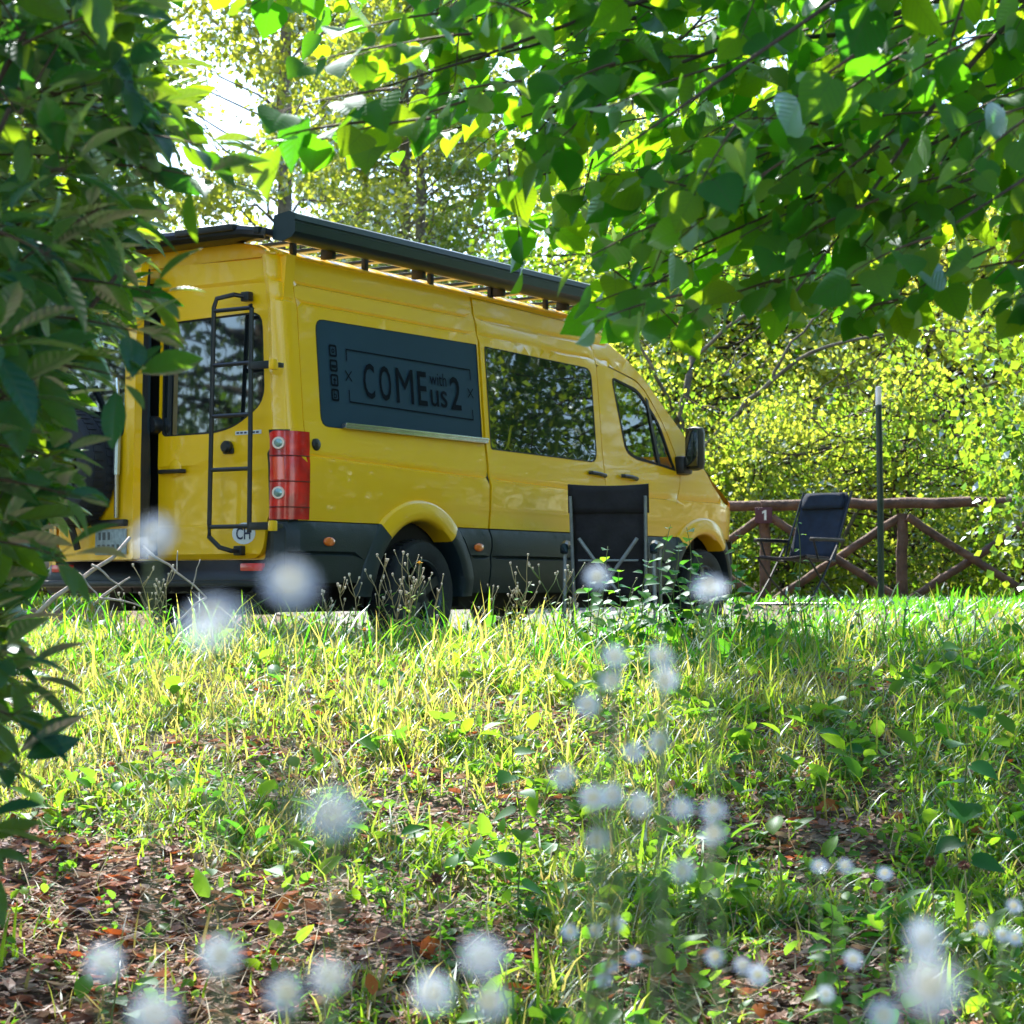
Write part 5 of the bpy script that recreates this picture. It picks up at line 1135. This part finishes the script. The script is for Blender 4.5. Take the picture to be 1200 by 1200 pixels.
# ------------------------------------------------------------------ fence, lamp, sign
fen = thing('rail_fence', 'rustic brown log fence with crossed braces behind the camping spot', 'fence', (2.498, 20, float(gz(2.498, 20))))
def log(name, a, b, r, r1=None):
    A = Vector(a); B = Vector(b); pts = [tuple(A.lerp(B, i/8)+Vector((random.uniform(-1, 1), random.uniform(-1, 1), random.uniform(-1, 1)))*.010) for i in range(9)]
    MB().tube(pts, r, 10, r1 or r*.92).build(name, M['wood'], fen, True, 50)
px_ = [-2.70, -1.35, 0, 1.35, 2.70, 4.05]
for i, x in enumerate(px_): zg = float(gz(2.498+x, 20)-gz(2.498, 20)); log('post', (x, 0, zg-.1), (x, 0, zg+.88), .058)
for i in range(5):
    x0, x1 = px_[i], px_[i+1]; log('rail', (x0-.05, -.03, .925+.02*i), (x1+.05, -.03, .93+.02*(i+1)), .054)
    log('brace', (x0+.05, -.075, .85), (x1-.10, -.075, .08), .042); log('brace', (x1-.04, .02, .84), (x0+.06, .02, .02), .042)
sg = thing('number_sign', 'small purple-brown board with a white 1 on the fence post', 'sign', (2.47, 19.93, float(gz(2.498, 20))+.86))
MB().box((-.085, -.05, -.07), (.085, -.03, .085), .006).build('board', M['signp'], sg)
m_ = MB(); m_.add([(a, -.052, b-.04) for a, b in ((.004, 0), (.026, 0), (.026, .10), (.010, .10), (-.016, .082), (-.016, .062), (.004, .072))], [(0, 1, 2, 3, 6), (3, 4, 5, 6)]); m_.build('number', M['white'], sg, False)
MB().tube([(-.05, -.052, .07), (-.05, -.055, .07)], .006).build('nail', M['tube'], sg)
lp = thing('lamp_post', 'slim dark green post with a white cylindrical lamp on top by the fence', 'lamp', (3.455, 19, float(gz(3.455, 19))))
MB().tube([(0, 0, -.05), (0, 0, 1.0), (-.01, 0, 1.86)], .032, 14, .030).lathe([(.07, 0), (.07, .015), (.035, .03)], 'Z', n=18).build('pole', M['polegreen'], lp)
MB().lathe([(.028, 1.86), (.028, 2.03), (.024, 2.045), (.001, 2.05)], 'Z', (-.01, 0, 0), n=18, close=False).build('lamp_shade', M['opal'], lp); MB().lathe([(.034, 1.845), (.034, 1.87), (.03, 1.875)], 'Z', (-.01, 0, 0), n=18).build('collar', M['polegreen'], lp)

# ------------------------------------------------------------------ chairs
def cloth(name, rows, m, parent, thick=.006):
    """rows: list of lists of points, front to back; a sheet with a back face"""
    k = len(rows[0]); vs = [p for r in rows for p in r]; fs = [(i*k+j, i*k+j+1, (i+1)*k+j+1, (i+1)*k+j) for i in range(len(rows)-1) for j in range(k-1)]
    o = obj(name, vs, fs, m, parent, True, 180); md = o.modifiers.new('solid', 'SOLIDIFY'); md.thickness = thick; return o
cx_, cy__ = .635, 13.0
ch = thing('camp_chair', 'black folding camp chair seen from behind beside the van', 'chair', (cx_, cy__, float(gz(cx_, cy__))), R(-8))
def bk(x, q):  # back sheet, q 0 bottom..1 top ; sags between the posts
    return (x, -.05-.13*q-.045*(1-(x/.25)**2)*(1-abs(2*q-.9)*.5), .33+.71*q+(.012*(1-(x/.25)**2)*-1 if q > .95 else 0))
cloth('backrest', [[bk(-.245+.49*j/12, i/14) for j in range(13)] for i in range(15)], M['chairblack'], ch, .012)
cloth('headrest', [[(lambda p: (p[0]*1.03, p[1]-.016, p[2]))(bk(-.25+.50*j/12, .755+.255*i/5)) for j in range(13)] for i in range(6)], M['chairblack'], ch, .02)
cloth('seat', [[(-.24+.48*j/8, .0+.44*i/8, .40-.04*math.sin(math.pi*j/8)+.03*i/8) for j in range(9)] for i in range(9)], M['chairblack'], ch, .01)
for s in (-1, 1):
    MB().tube([(s*.225, -.06, .22), (s*.232, -.12, .50), (s*.238, -.225, .97)], .011, 8).build('back_post', M['tube'], ch)
    MB().tube([(s*.285, -.12, .62), (s*.283, -.12, .52), (s*.295, -.08, .0)], .013, 8).build('leg', M['tube'], ch)
    MB().tube([(s*.285, .40, .66), (s*.29, .44, .0)], .012, 8).build('leg', M['tube'], ch)
    MB().tube([(s*.185, -.215, .705), (s*.06, -.20, .53), (-s*.06, -.15, .36)], .012, 8).build('brace', M['tube'], ch)
    MB().tube([(s*.285, -.16, .615), (s*.285, -.145, .655), (s*.285, -.08, .67), (s*.285, .42, .67)], .026, 8).build('armrest', M['anod'], ch)
    MB().tube([(s*.27, -.04, .06), (s*.27, .43, .06)], .009).build('side_bar', M['tube'], ch)
MB().tube([(-.19, -.20, .565), (.19, -.20, .565)], .007).build('back_bar', M['tube'], ch)
c2 = thing('reclining_chair', 'navy high-backed folding camp chair in front of the log fence', 'chair', (2.66, 18.4, float(gz(2.66, 18.4))), R(232)); c2.scale = (1.08, 1.08, 1.08)
def b2(y, q): return (-.10-.27*q-.03*math.sin(math.pi*q)*(1-(y/.23)**2), y*(1-.10*(q > .93)), .40+.56*q)
cloth('backrest', [[b2(-.22+.44*j/10, i/12) for j in range(11)] for i in range(13)], M['chairblue'], c2, .014)
cloth('headrest', [[(lambda p: (p[0]+.028, p[1], p[2]))(b2(-.20+.40*j/8, .76+.235*i/4)) for j in range(9)] for i in range(5)], M['chairblue'], c2, .03)
cloth('seat', [[(-.08+.46*i/6, -.22+.44*j/6, .38-.02*math.sin(math.pi*j/6)+.02*i/6) for j in range(7)] for i in range(7)], M['chairblack'], c2, .02)
for s in (-1, 1):
    MB().tube([(-.06, s*.235, .36), (-.12, s*.238, .50), (-.39, s*.232, .965)], .010).build('back_post', M['blackmetal'], c2)
    MB().tube([(-.08, s*.24, .37), (.40, s*.24, .40)], .010).build('seat_rail', M['blackmetal'], c2)
    MB().tube([(.36, s*.24, .39), (.16, s*.24, .22), (-.22, s*.24, .0)], .010).build('leg', M['blackmetal'], c2)
    MB().tube([(-.10, s*.25, .50), (.16, s*.25, .22), (.40, s*.25, .0)], .010).build('leg', M['blackmetal'], c2)
    MB().tube([(.30, s*.25, .54), (.22, s*.25, .38)], .009).build('arm_strut', M['blackmetal'], c2)
    MB().box((-.17, s*.265-.025, .53), (.36, s*.265+.025, .56), .012).build('armrest', M['blackplastic'], c2)
MB().tube([(-.22, -.25, .012), (-.22, .25, .012)], .010).build('foot_bar', M['blackmetal'], c2); MB().tube([(.40, -.25, .012), (.40, .25, .012)], .010).build('foot_bar', M['blackmetal'], c2)
m_ = MB(); m_.add([(-.335, -.03, .90), (-.335, .03, .90), (-.337, .03, .908), (-.337, -.03, .908)], [(0, 1, 2, 3)])
# ------------------------------------------------------------------ the white camper behind on the left
cp = thing('motorhome', 'white motorhome with an orange stripe half hidden behind the evergreen and the van', 'van', (-3.45, 16.6, float(gz(-3.45, 16.6))), R(8))
def sect(x0, x1, prof, name, m):
    k = len(prof); vs = [(x, y, z) for x in (x0, x1) for y, z in prof]; obj(name, vs, [(j, (j+1) % k, k+(j+1) % k, k+j) for j in range(k)]+[tuple(range(k)), tuple(range(2*k-1, k-1, -1))], m, cp, True, 30)
sect(-5.6, .0, rrect(0, .45, 2.1, 2.55, .16, 5), 'body', M['campwhite']); sect(-5.4, -.25, rrect(.05, .30, 2.05, .46, .05, 2), 'skirt', M['tube'])
for z0, z1, mt in ((.86, .90, 'orange'), (.93, .945, 'wood')): MB().box((-5.5, -.006, z0), (-.02, .01, z1), .002).build('stripe', M[mt], cp)
MB().box((-2.6, -.02, 1.45), (-1.2, .01, 1.95), .03).build('window', M['privacy'], cp); MB().box((-.75, -.02, 1.4), (-.3, .01, 1.9), .03).build('window', M['privacy'], cp)
for x in (-1.1, -4.3): MB().lathe([(.001, -.02), (.18, -.02), (.20, .0), (.31, -.01), (.33, .04), (.33, .2), (.001, .2)], 'Y', (x, .02, .33), 26, False).build('wheel', M['rubber'], cp)
MB().box((-.02, .1, .42), (.10, 2.0, .62), .04).build('bumper', M['tube'], cp); MB().box((.0, .08, .75), (.02, .22, 1.05), .008).build('tail_lamp', M['red'], cp)
print('TRIS', sum(len(me.loops)-2*len(me.polygons) for me in bpy.data.meshes))
